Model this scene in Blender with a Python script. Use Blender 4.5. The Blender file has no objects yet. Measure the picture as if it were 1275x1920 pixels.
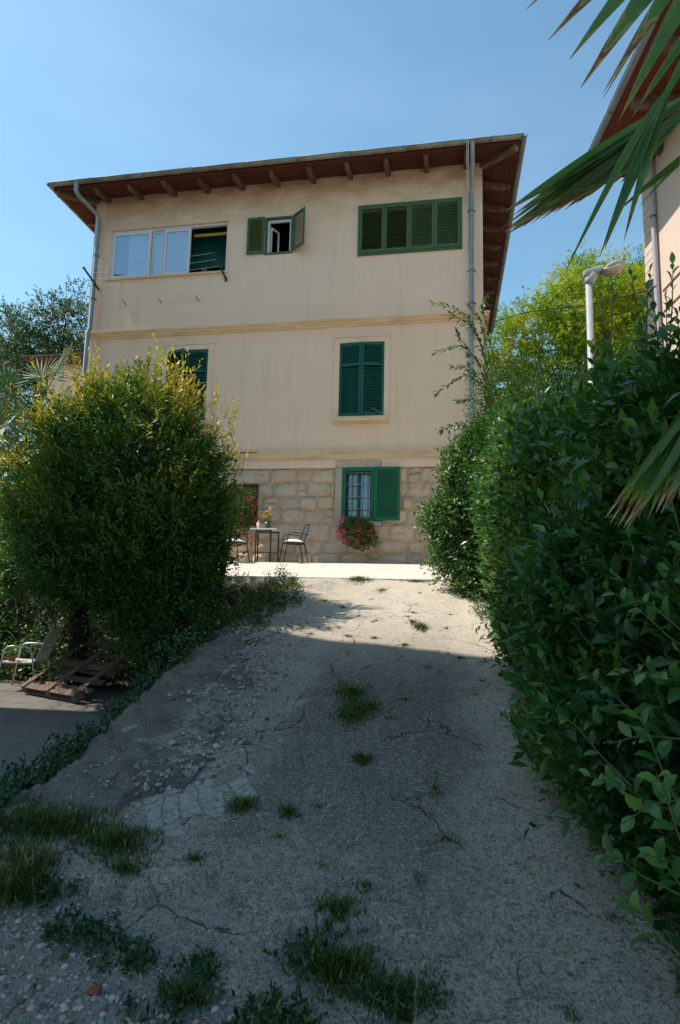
import bpy, math, random
import numpy as np
from mathutils import Vector, Matrix, Euler

random.seed(11)
rng = np.random.default_rng(11)
S = bpy.context.scene
COL = S.collection

# ------------------------------------------------------------------ camera
EYE = 1.6
CR = np.array([[0.98469488, 0.17268740, 0.02355962],
               [0.00040748, 0.13289559, -0.99112996],
               [-0.17428662, 0.97597020, 0.13079124]])
cd = bpy.data.cameras.new('camera')
cam = bpy.data.objects.new('camera', cd)
COL.objects.link(cam)
M = Matrix.Identity(4)
for i in range(3):
    M[i][0] = CR[0][i]; M[i][1] = -CR[1][i]; M[i][2] = -CR[2][i]
M[2][3] = EYE
cam.matrix_world = M
cd.sensor_fit = 'VERTICAL'; cd.sensor_height = 36.0
cd.lens = 36.0 * 1150 / 1920
cd.clip_start = 0.05; cd.clip_end = 2000
S.camera = cam

# ------------------------------------------------------------------ sky, sun, exposure
SUN_EL = math.radians(53)
SUN_ROT = math.radians(267.2)          # sun to the left, almost in the plane of the facade
sun_dir = Vector((math.sin(SUN_ROT) * math.cos(SUN_EL), math.cos(SUN_ROT) * math.cos(SUN_EL), math.sin(SUN_EL)))
W = bpy.data.worlds.new('World'); S.world = W; W.use_nodes = True
nt = W.node_tree; nt.nodes.clear()
wo = nt.nodes.new('ShaderNodeOutputWorld'); bg = nt.nodes.new('ShaderNodeBackground')
sky = nt.nodes.new('ShaderNodeTexSky'); sky.sky_type = 'NISHITA'; sky.sun_disc = False
sky.sun_elevation = SUN_EL; sky.sun_rotation = SUN_ROT
sky.air_density = 1.2; sky.dust_density = 0.7; sky.ozone_density = 2.0; sky.altitude = 100
tc = nt.nodes.new('ShaderNodeTexCoord')
mp = nt.nodes.new('ShaderNodeMapping'); mp.inputs['Scale'].default_value = (1.2, 1.2, 5.0)
cn = nt.nodes.new('ShaderNodeTexNoise'); cn.inputs['Scale'].default_value = 1.6; cn.inputs['Detail'].default_value = 5
cr = nt.nodes.new('ShaderNodeMapRange'); cr.inputs[1].default_value = .50; cr.inputs[2].default_value = .78
cr.inputs[3].default_value = 0.0; cr.inputs[4].default_value = .04
cm = nt.nodes.new('ShaderNodeMix'); cm.data_type = 'RGBA'
cm.inputs['B'].default_value = (7.0, 7.4, 7.8, 1)
nt.links.new(tc.outputs['Generated'], mp.inputs[0]); nt.links.new(mp.outputs[0], cn.inputs['Vector'])
nt.links.new(cn.outputs[0], cr.inputs[0]); nt.links.new(cr.outputs[0], cm.inputs['Factor'])
tint = nt.nodes.new('ShaderNodeMix'); tint.data_type = 'RGBA'; tint.blend_type = 'MULTIPLY'; tint.inputs['Factor'].default_value = 1
tint.inputs['B'].default_value = (.575, .735, .68, 1)          # white balance of the photograph
nt.links.new(sky.outputs[0], tint.inputs['A']); nt.links.new(tint.outputs['Result'], cm.inputs['A']); nt.links.new(cm.outputs['Result'], bg.inputs[0])
bg.inputs[1].default_value = 0.132
nt.links.new(bg.outputs[0], wo.inputs[0])

sl = bpy.data.lights.new('sun', 'SUN'); sl.energy = 2.75; sl.angle = math.radians(0.53); sl.color = (1.0, 0.91, 0.78)
so = bpy.data.objects.new('sun', sl); COL.objects.link(so)
so.rotation_euler = sun_dir.to_track_quat('Z', 'Y').to_euler(); so.location = (-20, 0, 30)

S.view_settings.view_transform = 'Standard'; S.view_settings.look = 'None'
S.view_settings.exposure = 1.15; S.view_settings.gamma = 1.0
S.view_settings.use_curve_mapping = False
S.cycles.max_bounces = 7; S.cycles.diffuse_bounces = 4; S.cycles.transparent_max_bounces = 6
S.cycles.use_denoising = True

def at(px, py, Y):
    """photo pixel -> point on the vertical plane at distance Y"""
    d = CR.T @ np.array([(px - 637.5) / 1150, (py - 960) / 1150, 1.0])
    t = Y / d[1]
    return Vector((d[0] * t, Y, EYE + d[2] * t))

# ------------------------------------------------------------------ noise
def _h(ix, iy, iz, seed):
    n = (ix.astype(np.int64) * 374761393 + iy.astype(np.int64) * 668265263 + iz.astype(np.int64) * 2147483647 + seed * 974634777) & 0xffffffff
    n = ((n ^ (n >> 13)) * 1274126177) & 0xffffffff
    n = n ^ (n >> 16)
    return (n & 0xffff) / 65535.0
def vnoise(P, seed=0):
    P = np.asarray(P, float)
    f = np.floor(P).astype(np.int64); u = P - f; u = u * u * (3 - 2 * u)
    r = 0
    for dx in (0, 1):
        for dy in (0, 1):
            for dz in (0, 1):
                w = (u[..., 0] if dx else 1 - u[..., 0]) * (u[..., 1] if dy else 1 - u[..., 1]) * (u[..., 2] if dz else 1 - u[..., 2])
                r = r + w * _h(f[..., 0] + dx, f[..., 1] + dy, f[..., 2] + dz, seed)
    return r * 2 - 1
def fbm(P, seed=0, o=4):
    r = 0; a = 1; P = np.asarray(P, float)
    for k in range(o):
        r = r + a * vnoise(P, seed + k * 17); a *= .5; P = P * 2.03
    return r
def n2(x, y, s, seed=0, o=3):
    P = np.stack([np.asarray(x, float) * s, np.asarray(y, float) * s, np.zeros_like(np.asarray(x, float)) + .37], -1)
    return fbm(P, seed, o)

# ------------------------------------------------------------------ materials
class NT:
    def __init__(s, name):
        s.m = bpy.data.materials.new(name); s.m.use_nodes = True
        s.t = s.m.node_tree; s.b = s.t.nodes['Principled BSDF']; s.out = s.t.nodes['Material Output']
    def n(s, typ, **kw):
        x = s.t.nodes.new(typ)
        for k, v in kw.items():
            if k.startswith('_'): setattr(x, k[1:], v)
            else: x.inputs[k].default_value = v
        return x
    def l(s, a, b): s.t.links.new(a, b)
    def pos(s):
        if not hasattr(s, '_p'): s._p = s.n('ShaderNodeNewGeometry')
        return s._p.outputs['Position']
    def noise(s, scale, detail=4, rough=.55, vec=None, sc3=None):
        x = s.n('ShaderNodeTexNoise', Scale=scale, Detail=detail, Roughness=rough)
        v = vec or s.pos()
        if sc3:
            mm = s.n('ShaderNodeMapping', Scale=sc3); s.l(v, mm.inputs[0]); v = mm.outputs[0]
        s.l(v, x.inputs['Vector']); return x.outputs[0]
    def rng(s, v, a, b, c=0., d=1.):
        x = s.n('ShaderNodeMapRange'); s.l(v, x.inputs[0])
        for i, q in enumerate((a, b, c, d)): x.inputs[i + 1].default_value = q
        return x.outputs[0]
    def mix(s, f, a, b, typ='MIX'):
        x = s.n('ShaderNodeMix', _data_type='RGBA', _blend_type=typ)
        if isinstance(f, (int, float)): x.inputs['Factor'].default_value = f
        else: s.l(f, x.inputs['Factor'])
        for k, v in (('A', a), ('B', b)):
            if isinstance(v, (tuple, list)): x.inputs[k].default_value = (*v[:3], 1)
            else: s.l(v, x.inputs[k])
        return x.outputs['Result']
    def math(s, op, a, b=None):
        x = s.n('ShaderNodeMath', _operation=op)
        for i, v in enumerate((a, b)):
            if v is None: continue
            if isinstance(v, (int, float)): x.inputs[i].default_value = v
            else: s.l(v, x.inputs[i])
        return x.outputs[0]
    def ramp(s, v, stops):
        x = s.n('ShaderNodeValToRGB'); s.l(v, x.inputs[0])
        e = x.color_ramp.elements
        while len(e) < len(stops): e.new(.5)
        for i, (p, c) in enumerate(stops): e[i].position = p; e[i].color = (*c, 1)
        return x.outputs[0]
    def bump(s, h, strength=.4, dist=.01):
        x = s.n('ShaderNodeBump', Strength=strength, Distance=dist); s.l(h, x.inputs['Height'])
        s.l(x.outputs[0], s.b.inputs['Normal']); return x
    def col(s, c):
        if isinstance(c, tuple): s.b.inputs['Base Color'].default_value = (*c, 1)
        else: s.l(c, s.b.inputs['Base Color'])
    def fin(s, rough=.8, spec=.3, metal=0):
        s.b.inputs['Roughness'].default_value = rough; s.b.inputs['Specular IOR Level'].default_value = spec
        s.b.inputs['Metallic'].default_value = metal
        return s.m

def simple(name, c, c2=None, scale=8, rough=.7, spec=.3, metal=0, bump=.2, bs=60, bd=.003):
    m = NT(name)
    c2 = c2 or tuple(v * .75 for v in c)
    n = m.noise(scale, 5, .6); m.col(m.mix(m.rng(n, .3, .7), c, c2))
    if bump: m.bump(m.noise(bs, 3), bump, bd)
    return m.fin(rough, spec, metal)

def leaf_mat(name, stops, rough=.45, trans=.3, tcol=None, spec=.4):
    m = NT(name)
    a = m.n('ShaderNodeAttribute', _attribute_name='rnd')
    c = m.ramp(a.outputs['Fac'], stops)
    m.col(c); m.fin(rough, spec)
    tr = m.n('ShaderNodeBsdfTranslucent')
    tc_ = m.mix(1.0, c, tcol or (1.5, 1.7, .5), 'MULTIPLY'); m.l(tc_, tr.inputs[0])
    ms = m.n('ShaderNodeMixShader'); ms.inputs[0].default_value = trans
    m.l(m.b.outputs[0], ms.inputs[1]); m.l(tr.outputs[0], ms.inputs[2]); m.l(ms.outputs[0], m.out.inputs[0])
    return m.m

MAT = {}
# rendered walls: warm cream lime plaster, dirt under the eaves and along ledges
m = NT('cream_plaster')
p = m.pos(); sx = m.n('ShaderNodeSeparateXYZ'); m.l(p, sx.inputs[0])
big = m.noise(.45, 4); mid = m.noise(3.0, 6, .65); strk = m.noise(2.2, 4, .6, sc3=(2.2, 1, .18))
c = m.mix(m.rng(big, .35, .65), (.85, .62, .475), (.88, .665, .515))
c = m.mix(m.rng(mid, .35, .75, 0, .35), c, (.77, .55, .41))
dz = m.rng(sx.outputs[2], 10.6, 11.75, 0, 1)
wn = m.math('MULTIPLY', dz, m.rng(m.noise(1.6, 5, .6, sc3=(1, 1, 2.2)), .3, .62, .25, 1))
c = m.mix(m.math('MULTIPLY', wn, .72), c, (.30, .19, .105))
st = m.math('MULTIPLY', m.rng(strk, .56, .76), .2); c = m.mix(st, c, (.36, .28, .2))
m.col(c); m.bump(m.math('ADD', m.noise(45, 4), m.math('MULTIPLY', m.noise(2.5, 3), 2.5)), .35, .006)
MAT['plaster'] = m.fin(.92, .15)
m = NT('cornice_plaster')
c = m.mix(m.rng(m.noise(1.2, 5, .7, sc3=(1, 1, 6)), .38, .62), (.80, .60, .40), (.66, .47, .29))
c = m.mix(m.rng(m.noise(7, 5, .7), .55, .8, 0, .45), c, (.45, .33, .22)); m.col(c)
m.bump(m.noise(40, 4), .4, .005); MAT['cornice'] = m.fin(.9, .15)
MAT['patch'] = simple('plaster_repair', (.84, .66, .50), (.80, .61, .45), 5, .95, .1)
m = NT('limestone')
oi = m.n('ShaderNodeObjectInfo')
c = m.ramp(oi.outputs['Random'], [(0, (.74, .48, .33)), (.3, (.82, .60, .43)), (.55, (.86, .66, .49)), (.8, (.64, .53, .43)), (1, (.84, .58, .40))])
c = m.mix(m.rng(m.noise(6, 6, .7), .42, .68), c, (.64, .52, .41))
c = m.mix(m.rng(m.noise(14, 5, .7), .55, .75, 0, .55), c, (.85, .7, .55))
m.col(c); m.bump(m.math('ADD', m.noise(18, 8, .75), m.math('MULTIPLY', m.noise(7, 4, .7), 2.0)), 1.0, .035); MAT['stone'] = m.fin(.93, .15)
MAT['mortar'] = simple('lime_mortar', (.62, .47, .36), (.42, .31, .225), 9, .95, .1, bump=.6, bs=40, bd=.01)
MAT['dressed'] = simple('dressed_stone', (.52, .46, .40), (.40, .34, .29), 5, .9, .15, bump=.4, bs=50)
def paint(name, c, c2):
    m = NT(name)
    n = m.noise(5, 6, .7, sc3=(1, 1, .4)); cc = m.mix(m.rng(n, .35, .7), c, c2)
    cc = m.mix(m.rng(m.noise(30, 4, .7), .60, .78, 0, .5), cc, tuple(min(1, v * 2.2 + .03) for v in c))
    m.col(cc); m.bump(m.noise(60, 3, sc3=(1, 1, .3)), .2, .002)
    return m.fin(.5, .35)
MAT['gold'] = paint('dark_teal_green_paint', (.006, .115, .082), (.004, .075, .058))
MAT['gbright'] = paint('bottle_green_paint', (.008, .155, .07), (.006, .115, .052))
MAT['golive'] = paint('faded_olive_green_paint', (.075, .135, .052), (.048, .092, .038))
MAT['white'] = simple('white_window_plastic', (.72, .74, .78), (.62, .64, .68), 4, .35, .5, bump=0)
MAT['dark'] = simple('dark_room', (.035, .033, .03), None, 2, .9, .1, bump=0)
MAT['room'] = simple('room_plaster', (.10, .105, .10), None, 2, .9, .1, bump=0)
MAT['blind'] = simple('roller_blind', (.50, .52, .53), (.44, .46, .47), 3, .8, .2, bump=0)
MAT['curtain'] = simple('pale_blue_curtain', (.38, .46, .60), (.30, .38, .52), 6, .9, .1, bump=0)
MAT['yellow'] = simple('orange_rail', (.55, .28, .04), None, 3, .6, .3, bump=0)
MAT['redbox'] = simple('red_brown_cupboard', (.16, .045, .03), None, 3, .6, .3, bump=0)
MAT['iron'] = simple('grey_iron', (.16, .145, .14), (.10, .09, .085), 12, .6, .4, .3)
MAT['rail'] = simple('brushed_iron_bars', (.30, .27, .27), None, 12, .5, .5, .3)
MAT['chairmetal'] = simple('brown_grey_metal', (.055, .05, .05), (.04, .035, .033), 12, .5, .4, .5, bump=0)
MAT['alu'] = simple('dull_aluminium', (.55, .56, .57), (.45, .46, .47), 9, .42, .5, .6, bump=0)
m = NT('window_glass')
g = m.n('ShaderNodeBsdfGlossy', Roughness=.02, Color=(.85, .9, 1, 1)); t = m.n('ShaderNodeBsdfTransparent', Color=(.86, .9, .92, 1))
ms = m.n('ShaderNodeMixShader'); ms.inputs[0].default_value = .24
m.l(t.outputs[0], ms.inputs[1]); m.l(g.outputs[0], ms.inputs[2]); m.l(ms.outputs[0], m.out.inputs[0]); MAT['glass'] = m.m
m = NT('dim_window_glass')
g = m.n('ShaderNodeBsdfGlossy', Roughness=.02, Color=(.85, .9, 1, 1)); t = m.n('ShaderNodeBsdfTransparent', Color=(.8, .85, .88, 1))
ms = m.n('ShaderNodeMixShader'); ms.inputs[0].default_value = .10
m.l(t.outputs[0], ms.inputs[1]); m.l(g.outputs[0], ms.inputs[2]); m.l(ms.outputs[0], m.out.inputs[0]); MAT['glass2'] = m.m
m = NT('weathered_brown_wood')
c = m.mix(m.rng(m.noise(6, 6, .7, sc3=(1, .25, 1)), .35, .7), (.105, .055, .04), (.23, .15, .115))
c = m.mix(m.rng(m.noise(18, 4, .7), .55, .75, 0, .6), c, (.05, .03, .022)); m.col(c); m.bump(m.noise(30, 5, sc3=(1, .2, 1)), .6, .01)
MAT['rafter'] = m.fin(.85, .15)
m = NT('soffit_boards')
c = m.mix(m.rng(m.noise(3, 5, .6, sc3=(.3, 1, 1)), .3, .7), (.125, .042, .024), (.075, .026, .017)); m.col(c); m.bump(m.noise(40, 3, sc3=(.2, 1, 1)), .4, .004)
MAT['soffit'] = m.fin(.8, .2)
m = NT('weathered_zinc_gutter')
c = m.mix(m.rng(m.noise(2.5, 5, .65), .35, .6), (.33, .32, .29), (.20, .16, .125))
c = m.mix(m.rng(m.noise(9, 5, .7), .55, .7, 0, .85), c, (.085, .05, .035)); m.col(c); m.bump(m.noise(30, 3), .3, .003)
MAT['gutter'] = m.fin(.6, .35, .25)
MAT['zinc'] = simple('zinc_downpipe', (.30, .33, .36), (.22, .25, .28), 3, .45, .5, .45, bump=.1)
MAT['tile'] = simple('clay_roof_tile', (.30, .13, .075), (.20, .09, .055), 5, .9, .15)
MAT['pink'] = simple('pale_pink_render', (.66, .52, .44), (.62, .49, .42), 1.2, .92, .15, bump=.3, bs=40)
MAT['groove'] = simple('dark_groove_mortar', (.30, .17, .11), None, 5, .9, .1, bump=0)  # plain dark brown mortar colour for joints and grooves
MAT['pinkpipe'] = simple('grey_painted_downpipe', (.42, .40, .44), (.36, .34, .38), 4, .5, .4, bump=0)
MAT['redwood'] = simple('red_brown_soffit_wood', (.17, .045, .022), (.10, .03, .018), 5, .8, .2)
MAT['lampwhite'] = simple('grey_painted_steel', (.36, .38, .41), (.30, .32, .35), 7, .5, .4, bump=.05)
MAT['lamplens'] = simple('translucent_lamp_lens', (.42, .36, .30), (.34, .30, .25), 6, .3, .5, bump=0)
MAT['cushion'] = simple('white_cushion_cloth', (.78, .77, .75), (.7, .69, .68), 9, .9, .1)
MAT['marble'] = simple('white_table_top', (.66, .66, .64), (.55, .55, .53), 9, .3, .5, bump=0)
MAT['cup'] = simple('white_ceramic', (.76, .73, .68), None, 9, .35, .5, bump=0)
m = NT('clear_green_glass'); m.col((.20, .26, .16)); m.b.inputs['Transmission Weight'].default_value = .7; MAT['vase'] = m.fin(.08, .5)
MAT['terracotta'] = simple('terracotta', (.30, .125, .07), None, 8, .85, .2)
MAT['bark'] = simple('grey_brown_bark', (.075, .058, .045), (.035, .028, .022), 9, .95, .1, bump=.8, bs=25, bd=.02)
MAT['palmbark'] = simple('fibrous_palm_bark', (.065, .038, .026), (.03, .018, .014), 14, .98, .05, bump=1, bs=50, bd=.02)
MAT['stem'] = simple('green_stem', (.12, .15, .05), (.09, .10, .045), 9, .7, .2, bump=0)
MAT['stembrown'] = simple('red_brown_stem', (.10, .065, .04), None, 9, .8, .2, bump=0)
MAT['pallet'] = simple('weathered_pallet_wood', (.215, .15, .115), (.13, .088, .068), 9, .9, .15, bump=.5, bs=40)
MAT['whiteplastic'] = simple('aged_white_chair_paint', (.72, .72, .66), (.58, .58, .53), 10, .55, .3, bump=.1)
MAT['rack'] = simple('dark_green_rack_paint', (.015, .07, .035), None, 10, .5, .4, bump=0)
MAT['cord'] = simple('white_cord', (.7, .68, .64), None, 10, .7, .2, bump=0)
MAT['cable'] = simple('grey_cable', (.12, .12, .12), None, 10, .7, .2, bump=0)
MAT['shadehouse'] = simple('grey_render', (.42, .38, .33), (.36, .32, .28), 1, .95, .1)

# ground materials
m = NT('worn_driveway_concrete')
p = m.pos()
sx0 = m.n('ShaderNodeSeparateXYZ'); m.l(p, sx0.inputs[0]); n1 = m.noise(1.1, 6, .68); n2_ = m.noise(5, 6, .7); n3 = m.noise(60, 6, .75); n4 = m.noise(210, 3, .7)
c = m.mix(m.rng(n1, .35, .65), (.25, .23, .20), (.40, .365, .315))
c = m.mix(m.rng(n2_, .35, .7, 0, .6), c, (.17, .158, .14))
vo = m.n('ShaderNodeTexVoronoi', Scale=95.); m.l(p, vo.inputs['Vector'])
bot = m.rng(sx0.outputs[1], 5.5, 2.2, 0, .45)
sp = m.rng(vo.outputs['Color'], .0, 1., 0, 1); 
c = m.mix(m.math('MULTIPLY', m.rng(vo.outputs['Distance'], .15, .42, 1, 0), .35), c, m.mix(.85, vo.outputs['Color'], (.36, .33, .30)))
wx = m.math('ADD', sx0.outputs[0], m.math('MULTIPLY', m.math('SUBTRACT', m.noise(1.7, 5, .7), .5), 1.5))
wy = m.math('ADD', sx0.outputs[1], m.math('MULTIPLY', m.math('SUBTRACT', m.noise(1.3, 5, .7), .5), 2.2))
tar = m.math('MULTIPLY', m.math('MULTIPLY', m.rng(wx, -1.35, -1.15), m.rng(wx, .05, .3, 1, 0)), m.math('MULTIPLY', m.rng(wy, 3.1, 3.4), m.rng(wy, 6.2, 7.4, 1, 0)))
c = m.mix(m.math('MULTIPLY', tar, .85), c, (.075, .072, .072))
c = m.mix(m.math('MULTIPLY', m.rng(m.math('ABSOLUTE', m.math('SUBTRACT', wx, .33)), .10, .30, 1, 0), .35), c, (.50, .47, .43))
c = m.mix(m.math('MULTIPLY', m.rng(sx0.outputs[0], -.1, .5), m.rng(m.noise(1.6, 4), .35, .6, .3, .8)), c, (.50, .46, .40))
c = m.mix(m.math('MULTIPLY', bot, m.rng(m.noise(2.3, 5, .7), .38, .62, .3, 1)), c, (.46, .43, .38))
c = m.mix(m.rng(m.noise(2.1, 6, .75), .54, .66, 0, .75), c, (.12, .112, .102))
c = m.mix(m.rng(m.noise(3.3, 6, .75), .60, .70, 0, .5), c, (.20, .135, .085))
# pale scratch lines and dusty tracks running up the slope on the right
wv = m.noise(4, 6, .8, sc3=(2.6, .4, .4))
c = m.mix(m.rng(wv, .56, .70, 0, .7), c, (.42, .40, .36))
n5 = m.noise(24, 6, .85)
fade = m.rng(sx0.outputs[1], 9, 3, .55, 1)
def K(v): return m.math('MULTIPLY', v, fade)
c = m.mix(K(m.rng(n5, .48, .60, 0, .80)), c, (.11, .10, .09))
c = m.mix(K(m.rng(m.noise(26, 6, .85, sc3=(1, 1, 2)), .52, .63, 0, .75)), c, (.52, .48, .42))
c = m.mix(K(m.rng(n3, .50, .62, 0, .85)), c, (.05, .046, .043))
c = m.mix(K(m.rng(m.noise(75, 5, .8), .53, .64, 0, .85)), c, (.60, .56, .50))
c = m.mix(K(m.rng(n4, .57, .68, 0, .95)), c, (.60, .57, .52))
# cracks
dv = m.n('ShaderNodeVectorMath', _operation='ADD'); nn = m.n('ShaderNodeTexNoise', Scale=2.6, Detail=5.)
m.l(p, nn.inputs['Vector']); mul = m.n('ShaderNodeVectorMath', _operation='SCALE'); mul.inputs['Scale'].default_value = .55
m.l(nn.outputs['Color'], mul.inputs[0]); m.l(p, dv.inputs[0]); m.l(mul.outputs[0], dv.inputs[1])
v2 = m.n('ShaderNodeTexVoronoi', _feature='DISTANCE_TO_EDGE', Scale=1.15); m.l(dv.outputs[0], v2.inputs['Vector'])
ck = m.math('MULTIPLY', m.rng(v2.outputs['Distance'], .001, .010, 1, 0), m.rng(m.noise(1.3, 3), .48, .56))
c = m.mix(m.math('MULTIPLY', ck, .75), c, (.035, .032, .03))
sx = m.n('ShaderNodeSeparateXYZ'); m.l(p, sx.inputs[0])
warm = m.math('MULTIPLY', m.rng(sx.outputs[1], 5.8, 8.4), m.rng(sx.outputs[0], -2.2, -.6, .55, 1))  # sunlight on the upper slope, painted into the colour
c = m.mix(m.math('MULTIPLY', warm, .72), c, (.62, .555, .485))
c = m.mix(1.0, c, (1.22, 1.19, 1.14), 'MULTIPLY')
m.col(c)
h = m.math('ADD', m.math('MULTIPLY', n3, 1.0), m.math('ADD', m.math('MULTIPLY', n2_, 2.0), m.math('MULTIPLY', ck, -2.0)))
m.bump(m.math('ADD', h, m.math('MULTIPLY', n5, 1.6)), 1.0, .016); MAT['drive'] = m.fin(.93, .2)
m = NT('coarse_aggregate_kerb')
p = m.pos(); vo = m.n('ShaderNodeTexVoronoi', Scale=60.); m.l(p, vo.inputs['Vector'])
c = m.mix(m.rng(m.noise(2, 5, .7), .35, .7), (.13, .12, .105), (.24, .22, .19))
c = m.mix(m.math('MULTIPLY', m.rng(vo.outputs['Distance'], .1, .4, 1, 0), .5), c, m.mix(.88, vo.outputs['Color'], (.34, .31, .27)))
c = m.mix(m.rng(m.noise(150, 3, .7), .60, .68, 0, .95), c, (.62, .58, .52))
sx = m.n('ShaderNodeSeparateXYZ'); m.l(p, sx.inputs[0])
moss = m.math('MULTIPLY', m.rng(m.noise(2.6, 5, .7), .48, .62), m.rng(sx.outputs[1], 4.5, 6.5))
c = m.mix(moss, c, (.085, .055, .018)); m.col(c)
m.bump(m.math('ADD', m.noise(50, 6, .75), m.noise(12, 4)), 1, .02); MAT['kerb'] = m.fin(.95, .15)
m = NT('gravel_soil')
p = m.pos(); vo = m.n('ShaderNodeTexVoronoi', Scale=42.); m.l(p, vo.inputs['Vector'])
c = m.mix(m.rng(m.noise(1.5, 5, .7), .35, .7), (.27, .24, .20), (.17, .15, .12))
c = m.mix(.45, c, m.mix(.92, vo.outputs['Color'], (.25, .225, .195)))
c = m.mix(m.rng(m.noise(90, 4, .7), .5, .7, 0, .6), c, (.36, .34, .31))
sx = m.n('ShaderNodeSeparateXYZ'); m.l(p, sx.inputs[0]); c = m.mix(m.rng(sx.outputs[1], -1.5, -3.5), c, (.36, .30, .23))  # unseen ground behind camera made paler to bounce warm light onto the facade
edge = m.math('ADD', sx.outputs[1], m.math('MULTIPLY', m.noise(2, 4), .8))
g_ = m.math('MULTIPLY', m.rng(edge, 3.5, 3.9), m.rng(edge, 13.2, 13.9, 1, 0))
c = m.mix(g_, c, m.mix(m.noise(6, 5, .7), (.035, .028, .018), (.075, .06, .04))); m.col(c)
m.bump(m.math('ADD', m.noise(60, 5, .7), m.rng(vo.outputs['Distance'], 0, .5, 1, 0)), .9, .012); MAT['gravel'] = m.fin(.95, .15)
m = NT('dark_soil')
c = m.mix(m.rng(m.noise(4, 6, .7), .35, .7), (.055, .042, .03), (.11, .085, .06)); m.col(c); m.bump(m.noise(30, 6, .7), 1, .03); MAT['soil'] = m.fin(.98, .1)
m = NT('patio_concrete')
c = m.mix(m.rng(m.noise(1.1, 6, .7), .35, .65), (.14, .13, .12), (.20, .185, .165))
c = m.mix(m.rng(m.noise(7, 5, .75), .5, .7, 0, .7), c, (.07, .062, .055)); m.col(c); m.bump(m.noise(40, 4), .5, .006); MAT['patio'] = m.fin(.92, .2)
m = NT('pale_terrace_concrete')
c = m.mix(m.rng(m.noise(2, 5, .6), .35, .7), (.66, .62, .56), (.56, .52, .46)); c = m.mix(m.rng(m.noise(12, 5, .7), .6, .75, 0, .4), c, (.36, .33, .3))
m.col(c); m.bump(m.noise(50, 4), .3, .004); MAT['terrace'] = m.fin(.9, .2)
MAT['chunk'] = simple('pale_broken_concrete', (.40, .38, .34), (.17, .16, .145), 30, .93, .2, bump=.6, bs=60, bd=.006)
m = NT('pebbles'); a = m.n('ShaderNodeAttribute', _attribute_name='rnd')
m.col(m.ramp(a.outputs['Fac'], [(0, (.11, .10, .095)), (.35, (.24, .22, .19)), (.7, (.32, .29, .255)), (.97, (.46, .43, .39)), (.992, (.28, .11, .07)), (1, (.24, .09, .06))])); MAT['pebble'] = m.fin(.85, .25)
MAT['brickred'] = simple('red_brick', (.30, .09, .06), None, 20, .9, .1)

# foliage
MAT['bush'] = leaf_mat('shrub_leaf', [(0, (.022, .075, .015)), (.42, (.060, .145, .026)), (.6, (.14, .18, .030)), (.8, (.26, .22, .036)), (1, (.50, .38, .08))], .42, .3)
MAT['laurel'] = leaf_mat('laurel_leaf', [(0, (.018, .062, .018)), (.45, (.045, .13, .030)), (.75, (.085, .19, .034)), (.93, (.20, .29, .045)), (1, (.30, .24, .06))], .36, .22, spec=.5)
MAT['glossy'] = leaf_mat('glossy_shrub_leaf', [(0, (.03, .085, .02)), (.6, (.07, .16, .035)), (1, (.16, .27, .06))], .42, .25, spec=.6)
MAT['acacia'] = leaf_mat('yellow_green_leaf', [(0, (.05, .12, .012)), (.4, (.13, .21, .018)), (.7, (.28, .31, .022)), (1, (.50, .40, .035))], .6, .35, spec=.2)
MAT['oak'] = leaf_mat('grey_green_leaf', [(0, (.035, .065, .03)), (.6, (.085, .13, .055)), (1, (.16, .20, .09))], .5, .2, spec=.3)
MAT['weed'] = leaf_mat('weed_leaf', [(0, (.015, .055, .016)), (.6, (.035, .10, .025)), (.88, (.08, .16, .035)), (1, (.30, .27, .05))], .55, .25)
MAT['ivy'] = leaf_mat('groundcover_leaf', [(0, (.012, .045, .022)), (.7, (.025, .085, .035)), (.93, (.06, .12, .04)), (1, (.33, .29, .05))], .45, .2)
MAT['grass'] = leaf_mat('grass_blade', [(0, (.035, .07, .016)), (.6, (.07, .13, .03)), (.86, (.13, .17, .05)), (1, (.42, .31, .18))], .6, .3)
MAT['slender'] = leaf_mat('slender_shrub_leaf', [(0, (.02, .06, .015)), (.7, (.05, .12, .025)), (1, (.14, .22, .04))], .45, .3)
MAT['geranium'] = leaf_mat('geranium_leaf', [(0, (.02, .06, .012)), (1, (.08, .17, .03))], .6, .25)
MAT['petal'] = leaf_mat('geranium_petal', [(0, (.62, .02, .035)), (.45, (.80, .05, .075)), (.6, (.75, .04, .25)), (1, (.85, .12, .38))], .6, .25, tcol=(1, 1, 1))
MAT['sunpetal'] = simple('yellow_petal', (.85, .50, .02), None, 9, .7, .2, bump=0)
MAT['sundisc'] = simple('dark_flower_centre', (.05, .025, .01), None, 9, .9, .1, bump=0)
MAT['flowerwhite'] = simple('white_petal', (.75, .75, .68), None, 9, .8, .1, bump=0)
# palm blade: green with burnt, torn tips (attribute 'tip' runs 0..1 along a leaflet)
m = NT('fan_palm_blade')
a = m.n('ShaderNodeAttribute', _attribute_name='tip'); r = m.n('ShaderNodeAttribute', _attribute_name='rnd'); e_ = m.n('ShaderNodeAttribute', _attribute_name='edge')
c = m.mix(m.rng(m.noise(20, 4, .6), .3, .7), (.05, .125, .035), (.09, .19, .055))
c = m.mix(m.rng(r.outputs['Fac'], 0, 1, 0, .7), c, (.085, .165, .04))
q = m.math('ADD', m.math('ADD', a.outputs['Fac'], m.math('MULTIPLY', e_.outputs['Fac'], .10)), m.math('MULTIPLY', m.math('SUBTRACT', m.noise(11, 5, .7), .5), .30))
c = m.mix(m.rng(q, .88, .93), c, (.33, .30, .07)); c = m.mix(m.rng(q, .915, .955), c, (.16, .07, .045)); c = m.mix(m.rng(q, 1.0, 1.06), c, (.42, .28, .17))
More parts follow.
